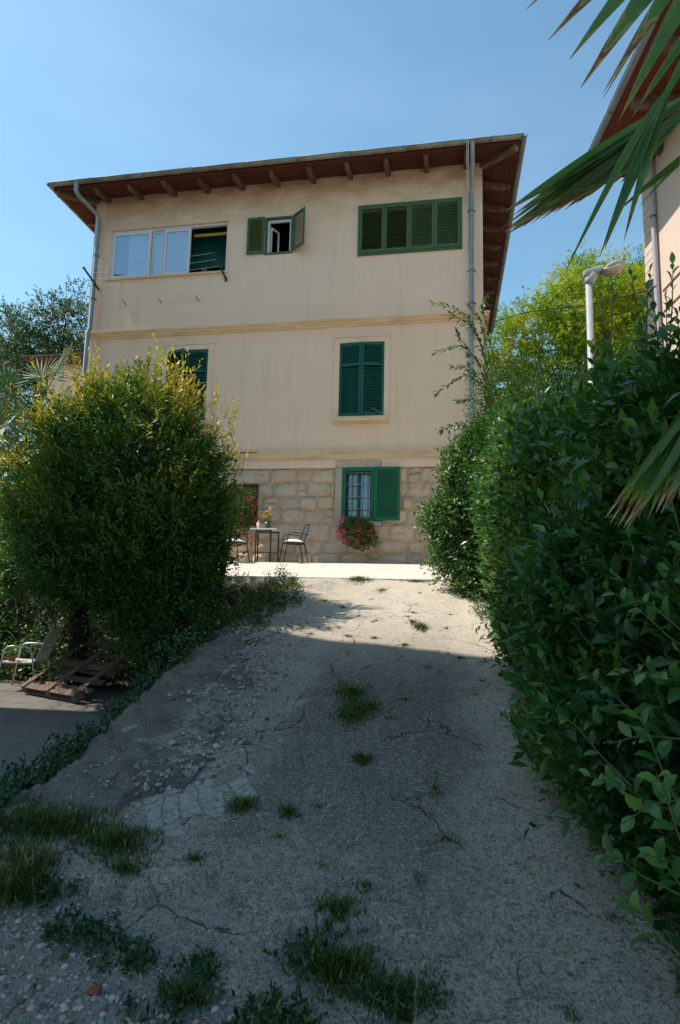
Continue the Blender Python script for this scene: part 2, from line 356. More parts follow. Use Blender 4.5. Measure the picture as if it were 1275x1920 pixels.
m.col(c); m.fin(.42, .4); tr = m.n('ShaderNodeBsdfTranslucent'); m.l(m.mix(1., c, (1.5, 1.6, .6), 'MULTIPLY'), tr.inputs[0])
ms = m.n('ShaderNodeMixShader'); ms.inputs[0].default_value = .42; m.l(m.b.outputs[0], ms.inputs[1]); m.l(tr.outputs[0], ms.inputs[2]); m.l(ms.outputs[0], m.out.inputs[0])
MAT['palm'] = m.m

# ------------------------------------------------------------------ object helpers
WL = {}
def wloc(o): return WL.get(o.name, Vector((0, 0, 0))) if o else Vector((0, 0, 0))
def tag(o, label=None, cat=None, group=None, kind=None):
    if label: o['label'] = label
    if cat: o['category'] = cat
    if group: o['group'] = group
    if kind: o['kind'] = kind
    return o
def thing(name, label, cat, loc=(0, 0, 0), rot=0, group=None):
    o = bpy.data.objects.new(name, None); COL.objects.link(o); o.location = loc; o.rotation_euler = (0, 0, rot)
    o.empty_display_size = .2
    WL[o.name] = Vector(loc); return tag(o, label, cat, group)
def link(name, me, parent=None, loc=None):
    """loc given: own origin in world metres; else the origin sits on the parent's"""
    o = bpy.data.objects.new(name, me); COL.objects.link(o)
    pl = wloc(parent)
    if parent: o.parent = parent
    w = Vector(loc) if loc is not None else pl
    o.location = w - pl; WL[o.name] = w
    return o
def copy_tree(o, parent=None, data=False):
    c = o.copy(); COL.objects.link(c); c.parent = parent
    for ch in list(o.children): copy_tree(ch, c)
    return c

class MB:
    def __init__(s): s.v = []; s.f = []
    def add(s, vs, fs):
        b = len(s.v); s.v += [tuple(q) for q in vs]; s.f += [tuple(b + i for i in q) for q in fs]; return s
    def box(s, x0, x1, y0, y1, z0, z1, bev=0):
        if bev <= 0:
            return s.add([(x0, y0, z0), (x1, y0, z0), (x1, y1, z0), (x0, y1, z0), (x0, y0, z1), (x1, y0, z1), (x1, y1, z1), (x0, y1, z1)],
                         [(0, 3, 2, 1), (4, 5, 6, 7), (0, 1, 5, 4), (1, 2, 6, 5), (2, 3, 7, 6), (3, 0, 4, 7)])
        return s.cham([(x0 + x1) / 2, (y0 + y1) / 2, (z0 + z1) / 2], [(x1 - x0) / 2, (y1 - y0) / 2, (z1 - z0) / 2], bev, Matrix.Identity(3))
    def cham(s, c, h, b, R):
        c = Vector(c); vs = []; idx = {}
        for sx_ in (-1, 1):
            for sy in (-1, 1):
                for sz in (-1, 1):
                    for ax in range(3):
                        q = [sx_ * (h[0] - b), sy * (h[1] - b), sz * (h[2] - b)]
                        q[ax] += (sx_, sy, sz)[ax] * b
                        idx[(sx_, sy, sz, ax)] = len(vs); vs.append(c + R @ Vector(q))
        fs = []
        for ax in range(3):
            o1, o2 = [k for k in range(3) if k != ax]
            for sg in (-1, 1):
                L = []
                for a_, b_ in ((-1, -1), (1, -1), (1, 1), (-1, 1)):
                    k = [0, 0, 0]; k[ax] = sg; k[o1] = a_; k[o2] = b_; L.append(idx[(*k, ax)])
                fs.append(L if (sg > 0) == (ax != 1) else L[::-1])
        for ax in range(3):           # edges parallel to ax
            o1, o2 = [k for k in range(3) if k != ax]
            for a_ in (-1, 1):
                for b_ in (-1, 1):
                    def K(t):
                        k = [0, 0, 0]; k[ax] = t; k[o1] = a_; k[o2] = b_; return tuple(k)
                    L = [idx[(*K(-1), o1)], idx[(*K(-1), o2)], idx[(*K(1), o2)], idx[(*K(1), o1)]]
                    fs.append(L if (a_ * b_ > 0) == (ax != 1) else L[::-1])
        for sx_ in (-1, 1):
            for sy in (-1, 1):
                for sz in (-1, 1):
                    L = [idx[(sx_, sy, sz, k)] for k in range(3)]
                    fs.append(L if sx_ * sy * sz > 0 else L[::-1])
        return s.add(vs, fs)
    def bar(s, p, q, w, h, up=(0, 0, 1), bev=0):
        p = Vector(p); q = Vector(q); d = (q - p); L = d.length; d.normalize()
        r = d.cross(Vector(up))
        if r.length < 1e-4: r = d.cross(Vector((1, 0, 0)))
        r.normalize(); u = r.cross(d)
        if bev > 0:
            R = Matrix((d, r, u)).transposed(); return s.cham((p + q) / 2, (L / 2, w / 2, h / 2), bev, R)
        vs = []
        for b in (p, q):
            for a_, c_ in ((-1, -1), (1, -1), (1, 1), (-1, 1)): vs.append(b + r * a_ * w / 2 + u * c_ * h / 2)
        return s.add(vs, [(0, 1, 2, 3), (7, 6, 5, 4), (0, 4, 5, 1), (1, 5, 6, 2), (2, 6, 7, 3), (3, 7, 4, 0)])
    def tube(s, pts, r, n=8, cap=True):
        pts = [Vector(p) for p in pts]; rs = r if isinstance(r, (list, tuple)) else [r] * len(pts)
        vs = []; fs = []; ref = None
        for i, p in enumerate(pts):
            d = (pts[min(i + 1, len(pts) - 1)] - pts[max(i - 1, 0)]).normalized()
            if ref is None: ref = d.cross(Vector((0, 0, 1))); ref = ref if ref.length > .05 else d.cross(Vector((1, 0, 0)))
            ref = (ref - d * ref.dot(d)).normalized(); u = d.cross(ref)
            for k in range(n):
                a_ = 2 * math.pi * k / n; vs.append(p + (ref * math.cos(a_) + u * math.sin(a_)) * rs[i])
        for i in range(len(pts) - 1):
            for k in range(n):
                a_, b_ = i * n + k, i * n + (k + 1) % n; fs.append((a_, b_, b_ + n, a_ + n))
        if cap: fs.append(tuple(range(n))[::-1]); fs.append(tuple(range((len(pts) - 1) * n, len(pts) * n)))
        return s.add(vs, fs)
    def lathe(s, c, prof, n=16):
        c = Vector(c); vs = []; fs = []
        for r, z in prof:
            for k in range(n):
                a_ = 2 * math.pi * k / n; vs.append(c + Vector((r * math.cos(a_), r * math.sin(a_), z)))
        for i in range(len(prof) - 1):
            for k in range(n):
                a_, b_ = i * n + k, i * n + (k + 1) % n; fs.append((a_, b_, b_ + n, a_ + n))
        fs.append(tuple(range(n))[::-1]); fs.append(tuple(range((len(prof) - 1) * n, len(prof) * n)))
        return s.add(vs, fs)
    def mesh(s, name, mat, off=Vector((0, 0, 0)), smooth=False):
        me = bpy.data.meshes.new(name); me.from_pydata([(v[0] - off[0], v[1] - off[1], v[2] - off[2]) for v in s.v], [], s.f); me.materials.append(MAT[mat])
        if smooth: me.shade_smooth()
        return me
    def build(s, name, mat, parent=None, smooth=False, origin=None):
        o0 = Vector(origin) if origin is not None else wloc(parent)
        return link(name, s.mesh(name, mat, o0, smooth), parent, origin)
    def local(s, name, mat, parent, loc=(0, 0, 0), smooth=False):
        """mesh in the parent's own frame"""
        o = bpy.data.objects.new(name, s.mesh(name, mat, smooth=smooth)); COL.objects.link(o); o.parent = parent; o.location = loc
        return o

def np_mesh(name, V, F, mat, attrs=None, smooth=False, off=None):
    """V (n,3) float, F (m,3|4) int"""
    me = bpy.data.meshes.new(name); V = np.asarray(V, np.float32)
    if off is not None: V = V - np.asarray(off, np.float32)
    k = F.shape[1]
    me.vertices.add(len(V)); me.vertices.foreach_set('co', V.ravel())
    me.loops.add(F.size); me.loops.foreach_set('vertex_index', F.astype(np.int32).ravel())
    me.polygons.add(len(F)); me.polygons.foreach_set('loop_start', np.arange(0, F.size, k, dtype=np.int32))
    try: me.polygons.foreach_set('loop_total', np.full(len(F), k, np.int32))
    except Exception: pass
    me.update(calc_edges=True)
    for an, av in (attrs or {}).items():
        a_ = me.attributes.new(an, 'FLOAT', 'POINT'); a_.data.foreach_set('value', np.asarray(av, np.float32))
    me.materials.append(MAT[mat])
    if smooth: me.shade_smooth()
    return me

# ------------------------------------------------------------------ foliage helpers
def nrm(a): return a / np.maximum(np.linalg.norm(a, axis=-1, keepdims=True), 1e-9)
LT = {  # templates: (along, across, lift), faces
 'small': (np.array([(0, 0, 0), (.45, .5, .07), (.5, 0, -.03), (.45, -.5, .07), (1, 0, -.1)]), np.array([(0, 2, 1), (0, 3, 2), (2, 4, 1), (2, 3, 4)])),
 'quad': (np.array([(0, 0, 0), (.5, .5, .05), (.5, -.5, .05), (1, 0, -.05)]), np.array([(0, 2, 1), (1, 2, 3)])),
 'big': (np.array([(0, 0, 0), (.22, .33, .05), (.22, 0, -.02), (.22, -.33, .05), (.5, .5, .10), (.5, 0, 0), (.5, -.5, .08), (.8, .32, .05), (.8, 0, -.04), (.8, -.30, .03), (1, 0, -.13)]),
         np.array([(0, 2, 1), (0, 3, 2), (1, 2, 5), (1, 5, 4), (2, 3, 6), (2, 6, 5), (4, 5, 8), (4, 8, 7), (5, 6, 9), (5, 9, 8), (7, 8, 10), (8, 9, 10)])),
}
def leaves(P, D, N, L, Wd, rnd, tpl='small'):
    T, F = LT[tpl]; n = len(P)
    D = nrm(D); B = nrm(np.cross(N, D)); N = np.cross(D, B)
    V = P[:, None, :] + D[:, None, :] * (T[None, :, 0, None] * L[:, None, None]) + B[:, None, :] * (T[None, :, 1, None] * Wd[:, None, None]) + N[:, None, :] * (T[None, :, 2, None] * L[:, None, None])
    k = len(T); FF = (F[None] + (np.arange(n) * k)[:, None, None]).reshape(-1, 3)
    return V.reshape(-1, 3), FF, np.repeat(rnd, k)
def join(parts):
    V = []; F = []; R = []; b = 0
    for v, f, r in parts: V.append(v); F.append(f + b); R.append(r); b += len(v)
    return np.concatenate(V), np.concatenate(F), np.concatenate(R)
def rdir(n):
    return nrm(rng.normal(size=(n, 3)))
def shoots(P, D, SL, k, leafL, leafW, rnd_fn, ang=.9, droop=0., tpl='small', up=.5, jitter=.25):
    """k leaves spiralling along each shoot of length SL from P towards D"""
    n = len(P); D = nrm(D); A = nrm(np.cross(D, rdir(n))); B = np.cross(D, A)
    t = (np.arange(k) + .6) / k; th = rng.uniform(0, 6.28, n)[:, None] + np.arange(k)[None] * 2.4
    bend = np.zeros((n, k, 3)); bend[..., 2] = -droop * (t[None] ** 2) * SL[:, None]
    pos = P[:, None] + D[:, None] * (t[None, :, None] * SL[:, None, None]) + bend
    rad = A[:, None] * np.cos(th)[..., None] + B[:, None] * np.sin(th)[..., None]
    aa = ang * (1.15 - .75 * t[None, :, None])
    ld = D[:, None] * np.cos(aa) + rad * np.sin(aa) + rng.normal(size=(n, k, 3)) * jitter
    nn = D[:, None] * .5 + np.array([0, 0, up]) + rng.normal(size=(n, k, 3)) * .3 + 0 * ld
    sc = rng.uniform(.5, 1.28, (n, k)) * (1.0 - .25 * t[None])
    r = rnd_fn(pos.reshape(-1, 3), np.tile(t, n))
    return leaves(pos.reshape(-1, 3), ld.reshape(-1, 3), nn.reshape(-1, 3), (leafL * sc).ravel(), (leafW * sc).ravel(), r, tpl)
def blob_pts(blobs, n, inner=0., seed=3, amp=.22, fr=1.6, fn=None):
    """points on (or, inner>0, inside) a union of ellipsoids with noisy radii; returns P, outward N"""
    C = np.array([b[0] for b in blobs], float); R = np.array([b[1] for b in blobs], float)
    w = (R[:, 0] * R[:, 1] + R[:, 1] * R[:, 2] + R[:, 0] * R[:, 2]); w /= w.sum()
    m_ = int(n * 2.2) + 50; i = rng.choice(len(C), m_, p=w); d = rdir(m_)
    s = 1 + amp * fbm(C[i] * .7 + d * fr, seed, 3)
    if inner > 0: s = s * (1 - inner * rng.uniform(0, 1, m_) ** 1.3)
    P = C[i] + d * R[i] * s[:, None]; N = nrm(d / R[i])
    keep = np.ones(m_, bool)
    for j in range(len(C)):
        q = (((P - C[j]) / R[j]) ** 2).sum(1); keep &= (q > .55) | (i == j)
    if fn is not None: keep &= fn(P)
    P = P[keep][:n]; N = N[keep][:n]
    return P, N
def foliage(name, parts, mat, parent=None, label=None, cat=None, kind='stuff', smooth=False):
    V, F, R = join(parts); o0 = wloc(parent)
    me = np_mesh(name, V, F, mat, {'rnd': R}, smooth=smooth, off=np.array(o0))
    o = link(name, me, parent); o['kind'] = kind
    if label: tag(o, label, cat)
    return o

# ================================================================== GROUND
def sstep(t): t = np.clip(t, 0, 1); return t * t * (3 - 2 * t)
def ramp_z(y):
    y = np.asarray(y, float)
    z = np.where(y < 10.8, .213 * (np.logaddexp((y - 2.2) * 4, 0) / 4), 1.832 + (y - 10.8) * .165)
    z = np.where(y > 13.0, 2.195 + (y - 13.0) * .056, z)
    return np.where(y > 13.8, 2.24, z)
def left_edge(y):
    y = np.asarray(y, float)
    e = np.interp(y, [-5, 2.6, 3.3, 3.84, 4.64, 6.4, 7.7, 10.8, 40], [-9, -3.4, -2.75, -2.55, -2.62, -2.78, -2.72, -2.75, -2.75])
    return e + .05 * n2(y * 0, y, 3.2, 5, 5)
def patio_z(x, y): return (ramp_z(y) - .03) * sstep((np.asarray(y, float) - 9.9) / .75)
def ground_z(x, y):
    x = np.asarray(x, float); y = np.asarray(y, float)
    t = sstep((left_edge(y) - x) / .55)
    z = ramp_z(y) * (1 - t) + patio_z(x, y) * t
    return z
def gz(x, y): return float(ground_z(np.array([x]), np.array([y]))[0])

def axis(lo, hi, a, b, fine):
    xs = list(np.arange(a, b + 1e-6, fine)); s = fine * 1.6; x = b
    while x < hi: x += s; s *= 1.35; xs.append(min(x, hi))
    s = fine * 1.6; x = a; L = []
    while x > lo: x -= s; s *= 1.35; L.append(max(x, lo))
    return np.array(L[::-1] + xs)
def grid_mesh(name, xs, ys, zf, mat, parent=None, keep=None):
    X, Y = np.meshgrid(xs, ys); Z = zf(X, Y); nx, ny = len(xs), len(ys)
    V = np.stack([X.ravel(), Y.ravel(), Z.ravel()], 1)
    i = (np.arange(ny - 1)[:, None] * nx + np.arange(nx - 1)[None]).ravel()
    F = np.stack([i, i + 1, i + nx + 1, i + nx], 1)
    if keep is not None:
        k = keep(X, Y).ravel(); F = F[k[F].any(1)]
        used = np.unique(F); mp_ = -np.ones(len(V), int); mp_[used] = np.arange(len(used)); V = V[used]; F = mp_[F]
    me = np_mesh(name, V, F, mat, smooth=True)
    o = link(name, me, parent); return o
g = grid_mesh('ground', axis(-450, 450, -9, 4, .06), axis(-450, 450, -1, 13.2, .06),
              lambda X, Y: ground_z(X, Y) - .07 + np.where(np.abs(X) + np.abs(Y) < 30, .018 * n2(X, Y, 3, 1) + .008 * n2(X, Y, 14, 2), 0), 'gravel')
tag(g, 'pale gravel and earth around the worn driveway', kind='structure')

# the driveway: a cast slab with a broken lower lip and a lower apron left of the centre
def d_mask(X, Y):
    nz = .10 * n2(X, Y, 2.2, 21) + .035 * n2(X, Y, 9, 22)
    yb = np.interp(X, [-3, -1.9, -1.5, -1.15, -.8, -.35, -.12, .0, 3], [3.2, 3.0, 2.92, 3.06, 2.86, 2.98, 2.75, -2, -2])
    lo = Y - yb + nz; le = X - (left_edge(Y) + .12) + nz * .6
    ri = (np.interp(Y, [-2, 1.5, 3, 4, 5.2, 6.6, 9.3, 11], [1.6, 1.25, .98, .86, .75, .62, .62, .62]) - X) + nz * .7
    return np.minimum(np.minimum(lo, le), ri)
def d_mask2(X, Y):
    nz = .09 * n2(X, Y, 2.4, 31) + .03 * n2(X, Y, 10, 32)
    return np.minimum(np.minimum(Y - np.interp(X, [-1.7, -1.0, -.5, 0], [2.9, 2.55, 2.25, 2.1]), X + 1.65), .15 - X) + nz
def drive_z(X, Y):
    base = ramp_z(Y)
    rough = .018 * n2(X, Y, 1.6, 41) + .006 * n2(X, Y, 7, 42, 4) + .0022 * n2(X, Y, 38, 43, 3)
    rut = -.018 * np.exp(-((X - .25) / .3) ** 2) - .014 * np.exp(-((X + 1.5) / .3) ** 2)
    kerb = .02 * sstep((left_edge(Y) + .95 - X) / .25) * sstep((Y - 3.7) / .5)
    m1 = d_mask(X, Y); m2_ = d_mask2(X, Y)
    top = base + .012 + rough + rut + kerb
    low = base - .055 + rough * .7
    z = np.where(m1 > 0, top, np.where(m2_ > 0, low, base - .16))
    e = np.clip(m1 / .05, 0, 1); z = np.where(m1 > 0, z - .014 * (1 - e) ** 2, z)
    bank = sstep((left_edge(Y) + .14 - X) / .2); z = z - .10 * bank * (m1 > 0)
    return z
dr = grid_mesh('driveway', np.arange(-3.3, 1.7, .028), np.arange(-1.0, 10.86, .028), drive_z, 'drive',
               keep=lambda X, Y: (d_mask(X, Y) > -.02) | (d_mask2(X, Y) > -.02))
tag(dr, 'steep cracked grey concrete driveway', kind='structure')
# coarse dark kerb strip along the left edge
def kerb_z(X, Y):
    w = left_edge(Y) + .02; r = X - w; wid = np.interp(Y, [3.6, 4.4, 6, 7.6, 8.2], [.75, .95, .8, .5, .3]) + .12 * n2(X * 0, Y, 2, 51)
    rid = 1 - np.abs(n2(X, Y, 6, 55, 4)); z = ramp_z(Y) + .03 + .04 * sstep((r - 0) / .1) + .04 * n2(X, Y, 5.5, 52, 5) + .045 * (rid - .7) + .020 * n2(X, Y, 24, 53, 3) - .05 * sstep(r / np.maximum(wid, .1))
    ins = np.minimum(r, wid - r) + .09 * n2(X, Y, 5, 54, 5); ins = np.minimum(ins, np.minimum(Y - 3.55, 8.1 - Y) * .5)
    return np.where(ins > 0, z, np.where(r < 0, ramp_z(Y) - .45 * sstep(-r / .12), ramp_z(Y) - .05))
kb = grid_mesh('kerb', np.arange(-3.1, -1.6, .026), np.arange(3.4, 8.2, .026), kerb_z, 'kerb')
tag(kb, 'rough dark aggregate kerb along the left edge of the driveway', kind='structure')
pt = grid_mesh('patio', axis(-14, -2.6, -9, -2.9, .15), np.arange(2.6, 10.4, .15), lambda X, Y: .008 + .004 * n2(X, Y, 1.5, 61) - .2 * sstep((X - left_edge(Y) + .55) / .1) - .02 * (Y < 3), 'patio')
tag(pt, 'grey concrete yard below the driveway on the left', kind='structure')
# sloping pale terrace slab in front of the house
b = MB()
ys = [10.80, 13.0, 13.80]; zs = [float(ramp_z(y)) + .035 for y in ys]
nx = 160; V = []; xs = np.linspace(-6.4, 2.6, nx)
for j, (y, z) in enumerate(zip(ys, zs)):
    for i, x in enumerate(xs): V.append((x, y + (.04 * float(n2(x, 0, 2.3, 71, 5)) if j == 0 else 0), z))
F = [(j * nx + i, j * nx + i + 1, (j + 1) * nx + i + 1, (j + 1) * nx + i) for j in range(2) for i in range(nx - 1)]
for i in range(nx): V.append((V[i][0], V[i][1] - .004, V[i][2] - .16))
F += [(3 * nx + i, 3 * nx + i + 1, i + 1, i) for i in range(nx - 1)]
b.add(V, F); ter = b.build('terrace', 'terrace'); tag(ter, 'pale sunlit concrete terrace in front of the house', kind='structure')
for jx in (-4.9, -2.55, -.2, 2.1):
    jb = MB(); jb.add([(jx, 10.83, zs[0] + .0015), (jx + .012, 10.83, zs[0] + .0015), (jx + .012, 12.99, zs[1] + .0015), (jx, 12.99, zs[1] + .0015)], [(0, 1, 2, 3)]); jb.build('slab_joint', 'groove', ter)
def terz(y): return float(ramp_z(y)) + .035

# pale cracked concrete set in the driveway: each piece a part
rc = random.Random(5); NX, NY = 9, 9; ca, sa = math.cos(.62), math.sin(.62); gp = {}
for j in range(NY + 1):
    for i in range(NX + 1):
        u, v = (i - NX / 2) * .105 + rc.uniform(-.038, .038), (j - NY / 2) * .125 + rc.uniform(-.045, .045)
        gp[i, j] = (-1.62 + (u * ca - v * sa) * .95, 3.86 + (u * sa + v * ca) * 1.1)
def dz1(x, y): return float(drive_z(np.array([x]), np.array([y]))[0])
for j in range(NY):
    for i in range(NX):
        q = [gp[i, j], gp[i + 1, j], gp[i + 1, j + 1], gp[i, j + 1]]; cx, cy = sum(a[0] for a in q) / 4, sum(a[1] for a in q) / 4
        if ((cx + 1.62) / .40) ** 2 + ((cy - 3.86) / .50) ** 2 > rc.uniform(.45, 1.1) or rc.random() < .12: continue
        pts = []
        for k_ in range(4):
            a_, c_ = q[k_], q[(k_ + 1) % 4]; pts.append(a_); w_ = rc.uniform(.35, .65); pts.append((a_[0] + (c_[0] - a_[0]) * w_ + rc.uniform(-.007, .007), a_[1] + (c_[1] - a_[1]) * w_ + rc.uniform(-.007, .007)))
        pts = [(cx + (x - cx) * .93, cy + (y - cy) * .93) for x, y in pts]; n = len(pts); t = rc.uniform(.001, .007)
        zz = [dz1(*p_) for p_ in pts]; V = [(x, y, z - .03) for (x, y), z in zip(pts, zz)] + [(x, y, z + t - .002) for (x, y), z in zip(pts, zz)] + [(cx + (x - cx) * .9, cy + (y - cy) * .9, z + t) for (x, y), z in zip(pts, zz)]
        F = [(a_, (a_ + 1) % n, n + (a_ + 1) % n, n + a_) for a_ in range(n)] + [(n + a_, n + (a_ + 1) % n, 2 * n + (a_ + 1) % n, 2 * n + a_) for a_ in range(n)] + [tuple(range(2 * n, 3 * n))]
        MB().add(V, F).build('concrete_fragment', 'chunk', dr)

# loose pebbles
def pebbles(name, n, fn, smin, smax, parent=None, seed=5):
    r = np.random.default_rng(seed); P = fn(r, n); n = len(P)
    ico = np.array([(0, 0, 1), (.9, 0, .35), (.28, .85, .35), (-.72, .53, .35), (-.72, -.53, .35), (.28, -.85, .35), (.72, .53, -.4), (-.28, .85, -.4), (-.9, 0, -.4), (-.28, -.85, -.4), (.72, -.53, -.4)])
    F = [(0, i, i % 5 + 1) for i in range(1, 6)]
    for i in range(5): F += [(1 + i, 6 + i, 1 + (i + 1) % 5), (1 + (i + 1) % 5, 6 + i, 6 + (i + 1) % 5)]
    F = np.array(F)
    s = (smin + (smax - smin) * r.random(n) ** 3.2); th = r.uniform(0, 6.28, n)
    T = ico[None] * (1 + .28 * r.normal(size=(n, len(ico), 1))) * s[:, None, None] * np.stack([r.uniform(.8, 1.3, n), r.uniform(.7, 1.1, n), r.uniform(.45, .8, n)], 1)[:, None]
    c, s_ = np.cos(th)[:, None], np.sin(th)[:, None]
    V = np.stack([T[..., 0] * c - T[..., 1] * s_, T[..., 0] * s_ + T[..., 1] * c, T[..., 2]], -1) + P[:, None]
    FF = (F[None] + (np.arange(n) * len(ico))[:, None, None]).reshape(-1, 3)
    o = link(name, np_mesh(name, V.reshape(-1, 3), FF, 'pebble', {'rnd': np.repeat(r.random(n), len(ico))}), parent); o['kind'] = 'stuff'; return o
def surf(x, y):
    z = ground_z(x, y) - .07 + .018 * n2(x, y, 3, 1) + .008 * n2(x, y, 14, 2)
    return np.maximum(z, drive_z(x, y))
def fgrav(r, n):
    x = r.uniform(-2.8, 0.2, n * 3); y = r.uniform(1.1, 3.3, n * 3)
    k_ = (np.maximum(d_mask(x, y), d_mask2(x, y)) < .02); x, y = x[k_][:n], y[k_][:n]
    return np.stack([x, y, surf(x, y) + .002], 1)
o = pebbles('gravel', 17000, fgrav, .0025, .017, seed=5); tag(o, 'loose pale gravel at the foot of the driveway')
def fseam(r, n):
    y = r.uniform(3.3, 8.2, n); x = left_edge(y) + np.interp(y, [3.3, 4.4, 6, 8], [.3, .9, .8, .45]) + r.normal(size=n) * .22
    return np.stack([x, y, np.maximum(surf(x, y), kerb_z(x, y)) + .004], 1)
o = pebbles('rubble', 3200, fseam, .003, .026, seed=6); tag(o, 'crumbled stones in the seam between kerb and driveway')
def fscat(r, n):
    x = r.uniform(-2.4, .9, n); y = r.uniform(1.6, 8.5, n); return np.stack([x, y, surf(x, y) + .001], 1)
o = pebbles('grit', 1500, fscat, .003, .010, seed=7); tag(o, 'fine grit scattered over the driveway')
b = MB(); x, y = -1.38, 2.44; b.bar((x - .022, y, .02), (x + .03, y + .01, .025), .03, .022, bev=.005)
tag(b.build('brick_fragment', 'brickred', origin=(x, y, 0)), 'small red piece of brick lying in the gravel at lower left', 'brick fragment')

# ================================================================== HOUSE
HX0, HX1, HY0, HY1, HZ0, HZT = -9.22, .79, 13.8, 22.6, 2.2, 11.98
house = thing('house', 'three storey cream rendered house with stone ground floor and green shutters', 'house', (-4.2, 13.8, 2.2))
def wall_holes(b, x0, x1, z0, z1, holes, Y, depth, boxed=True):
    xs = sorted({x0, x1, *[h[0] for h in holes], *[h[1] for h in holes]}); zs = sorted({z0, z1, *[h[2] for h in holes], *[h[3] for h in holes]})
    xs = [x for x in xs if x0 <= x <= x1]; zs = [z for z in zs if z0 <= z <= z1]
    for i in range(len(xs) - 1):
        for j in range(len(zs) - 1):
            cx, cz = (xs[i] + xs[i + 1]) / 2, (zs[j] + zs[j + 1]) / 2
            if any(h[0] < cx < h[1] and h[2] < cz < h[3] for h in holes): continue
            b.add([(xs[i], Y, zs[j]), (xs[i + 1], Y, zs[j]), (xs[i + 1], Y, zs[j + 1]), (xs[i], Y, zs[j + 1])], [(0, 1, 2, 3)])
    for h in holes:
        a_, c_, d_, e_ = h
        b.add([(a_, Y, d_), (c_, Y, d_), (c_, Y, e_), (a_, Y, e_), (a_, Y + depth, d_), (c_, Y + depth, d_), (c_, Y + depth, e_), (a_, Y + depth, e_)],
              [(0, 4, 5, 1), (1, 5, 6, 2), (2, 6, 7, 3), (3, 7, 4, 0)])
hA = (-8.79, -5.53, 9.58, 10.95); hB = (-4.54, -3.82, 9.93, 10.93); hC = (-2.12, .26, 9.77, 10.98)
hD = (-2.56, -1.49, 5.72, 7.52); hE = (-6.97, -5.88, 5.72, 7.54); hF = (-2.42, -1.66, 3.24, 4.483); hG = (-5.36, -4.45, 3.12, 4.13)
b = MB(); wall_holes(b, HX0, HX1, 4.483, HZT, [hA, hB, hC, hD, hE], 13.80, .22)
b.add([(HX0, 13.8, 4.483), (HX0, HY1, 4.483), (HX0, HY1, HZT), (HX0, 13.8, HZT), (HX1, 13.8, 4.483), (HX1, HY1, 4.483), (HX1, HY1, HZT), (HX1, 13.8, HZT)],
      [(0, 3, 2, 1), (4, 5, 6, 7), (1, 2, 6, 5), (0, 1, 5, 4)])
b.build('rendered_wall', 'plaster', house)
b = MB(); wall_holes(b, HX0 + .02, HX1 - .02, HZ0 - .4, 4.48, [hF, hG], 13.835, .25)
b.add([(HX0 + .02, 13.835, 1.8), (HX0 + .02, HY1, 1.8), (HX0 + .02, HY1, 4.48), (HX0 + .02, 13.835, 4.48), (HX1 - .02, 13.835, 1.8), (HX1 - .02, HY1, 1.8), (HX1 - .02, HY1, 4.48), (HX1 - .02, 13.835, 4.48)],
      [(0, 3, 2, 1), (4, 5, 6, 7), (1, 2, 6, 5)])
mortar = b.build('stone_wall', 'mortar', house)
# rooms behind the openings
b = MB()
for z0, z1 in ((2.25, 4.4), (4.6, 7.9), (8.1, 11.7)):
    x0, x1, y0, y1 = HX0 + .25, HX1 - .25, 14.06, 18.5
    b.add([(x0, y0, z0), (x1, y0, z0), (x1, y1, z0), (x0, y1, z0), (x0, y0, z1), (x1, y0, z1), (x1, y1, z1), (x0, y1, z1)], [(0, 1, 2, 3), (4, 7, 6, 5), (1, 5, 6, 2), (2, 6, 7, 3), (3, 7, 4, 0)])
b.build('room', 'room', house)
# slightly proud plaster corner strips and mouldings
b = MB(); b.box(HX0 - .025, -8.95, 13.762, 13.799, 4.95, 7.94); b.box(HX0 - .025, -8.95, 13.762, 13.799, 8.12, 11.8); b.build('corner_strip', 'plaster', house)
def moulding(name, prof, x0, x1, mat, left_ret=True):
    """profile of (y, z) swept along x, with returns along the left side wall"""
    b = MB(); V = []; n = len(prof)
    for x, s in ((x0, 1), (x1, -1)):
        for y, z in prof: V.append((x - (13.8 - y) * s, y, z))
    F = [(i, n + i, n + i + 1, i + 1) for i in range(n - 1)]; b.add(V, F)
    V = [(x0 - (13.8 - y), y, z) for y, z in prof] + [(x0 - (13.8 - y), 18, z) for y, z in prof]
    b.add(V, [(i, i + 1, n + i + 1, n + i) for i in range(n - 1)])
    V = [(x1 + (13.8 - y), y, z) for y, z in prof] + [(x1 + (13.8 - y), 18, z) for y, z in prof]
    b.add(V, [(i, n + i, n + i + 1, i + 1) for i in range(n - 1)])
    return b.build(name, mat, house)
moulding('string_course', [(13.81, 7.925), (13.765, 7.93), (13.755, 7.975), (13.72, 7.985), (13.705, 8.03), (13.665, 8.045), (13.655, 8.085), (13.81, 8.115)], HX0, HX1, 'cornice')
moulding('plinth_band', [(13.84, 4.484), (13.765, 4.487), (13.765, 4.675)], HX0, HX1, 'plaster')
moulding('plinth_cornice', [(13.766, 4.676), (13.735, 4.68), (13.73, 4.705), (13.755, 4.712), (13.755, 4.845), (13.725, 4.85), (13.72, 4.872), (13.81, 4.89)], HX0, HX1, 'cornice')
b = MB(); b.add([(-5.3, 13.716, 4.866), (-4.5, 13.716, 4.866), (-4.45, 13.76, 4.893), (-5.3, 13.76, 4.893), (-5.3, 13.72, 4.85), (-4.6, 13.72, 4.85)], [(0, 1, 2, 3), (4, 5, 1, 0)]); b.build('ledge_tile', 'tile', house)
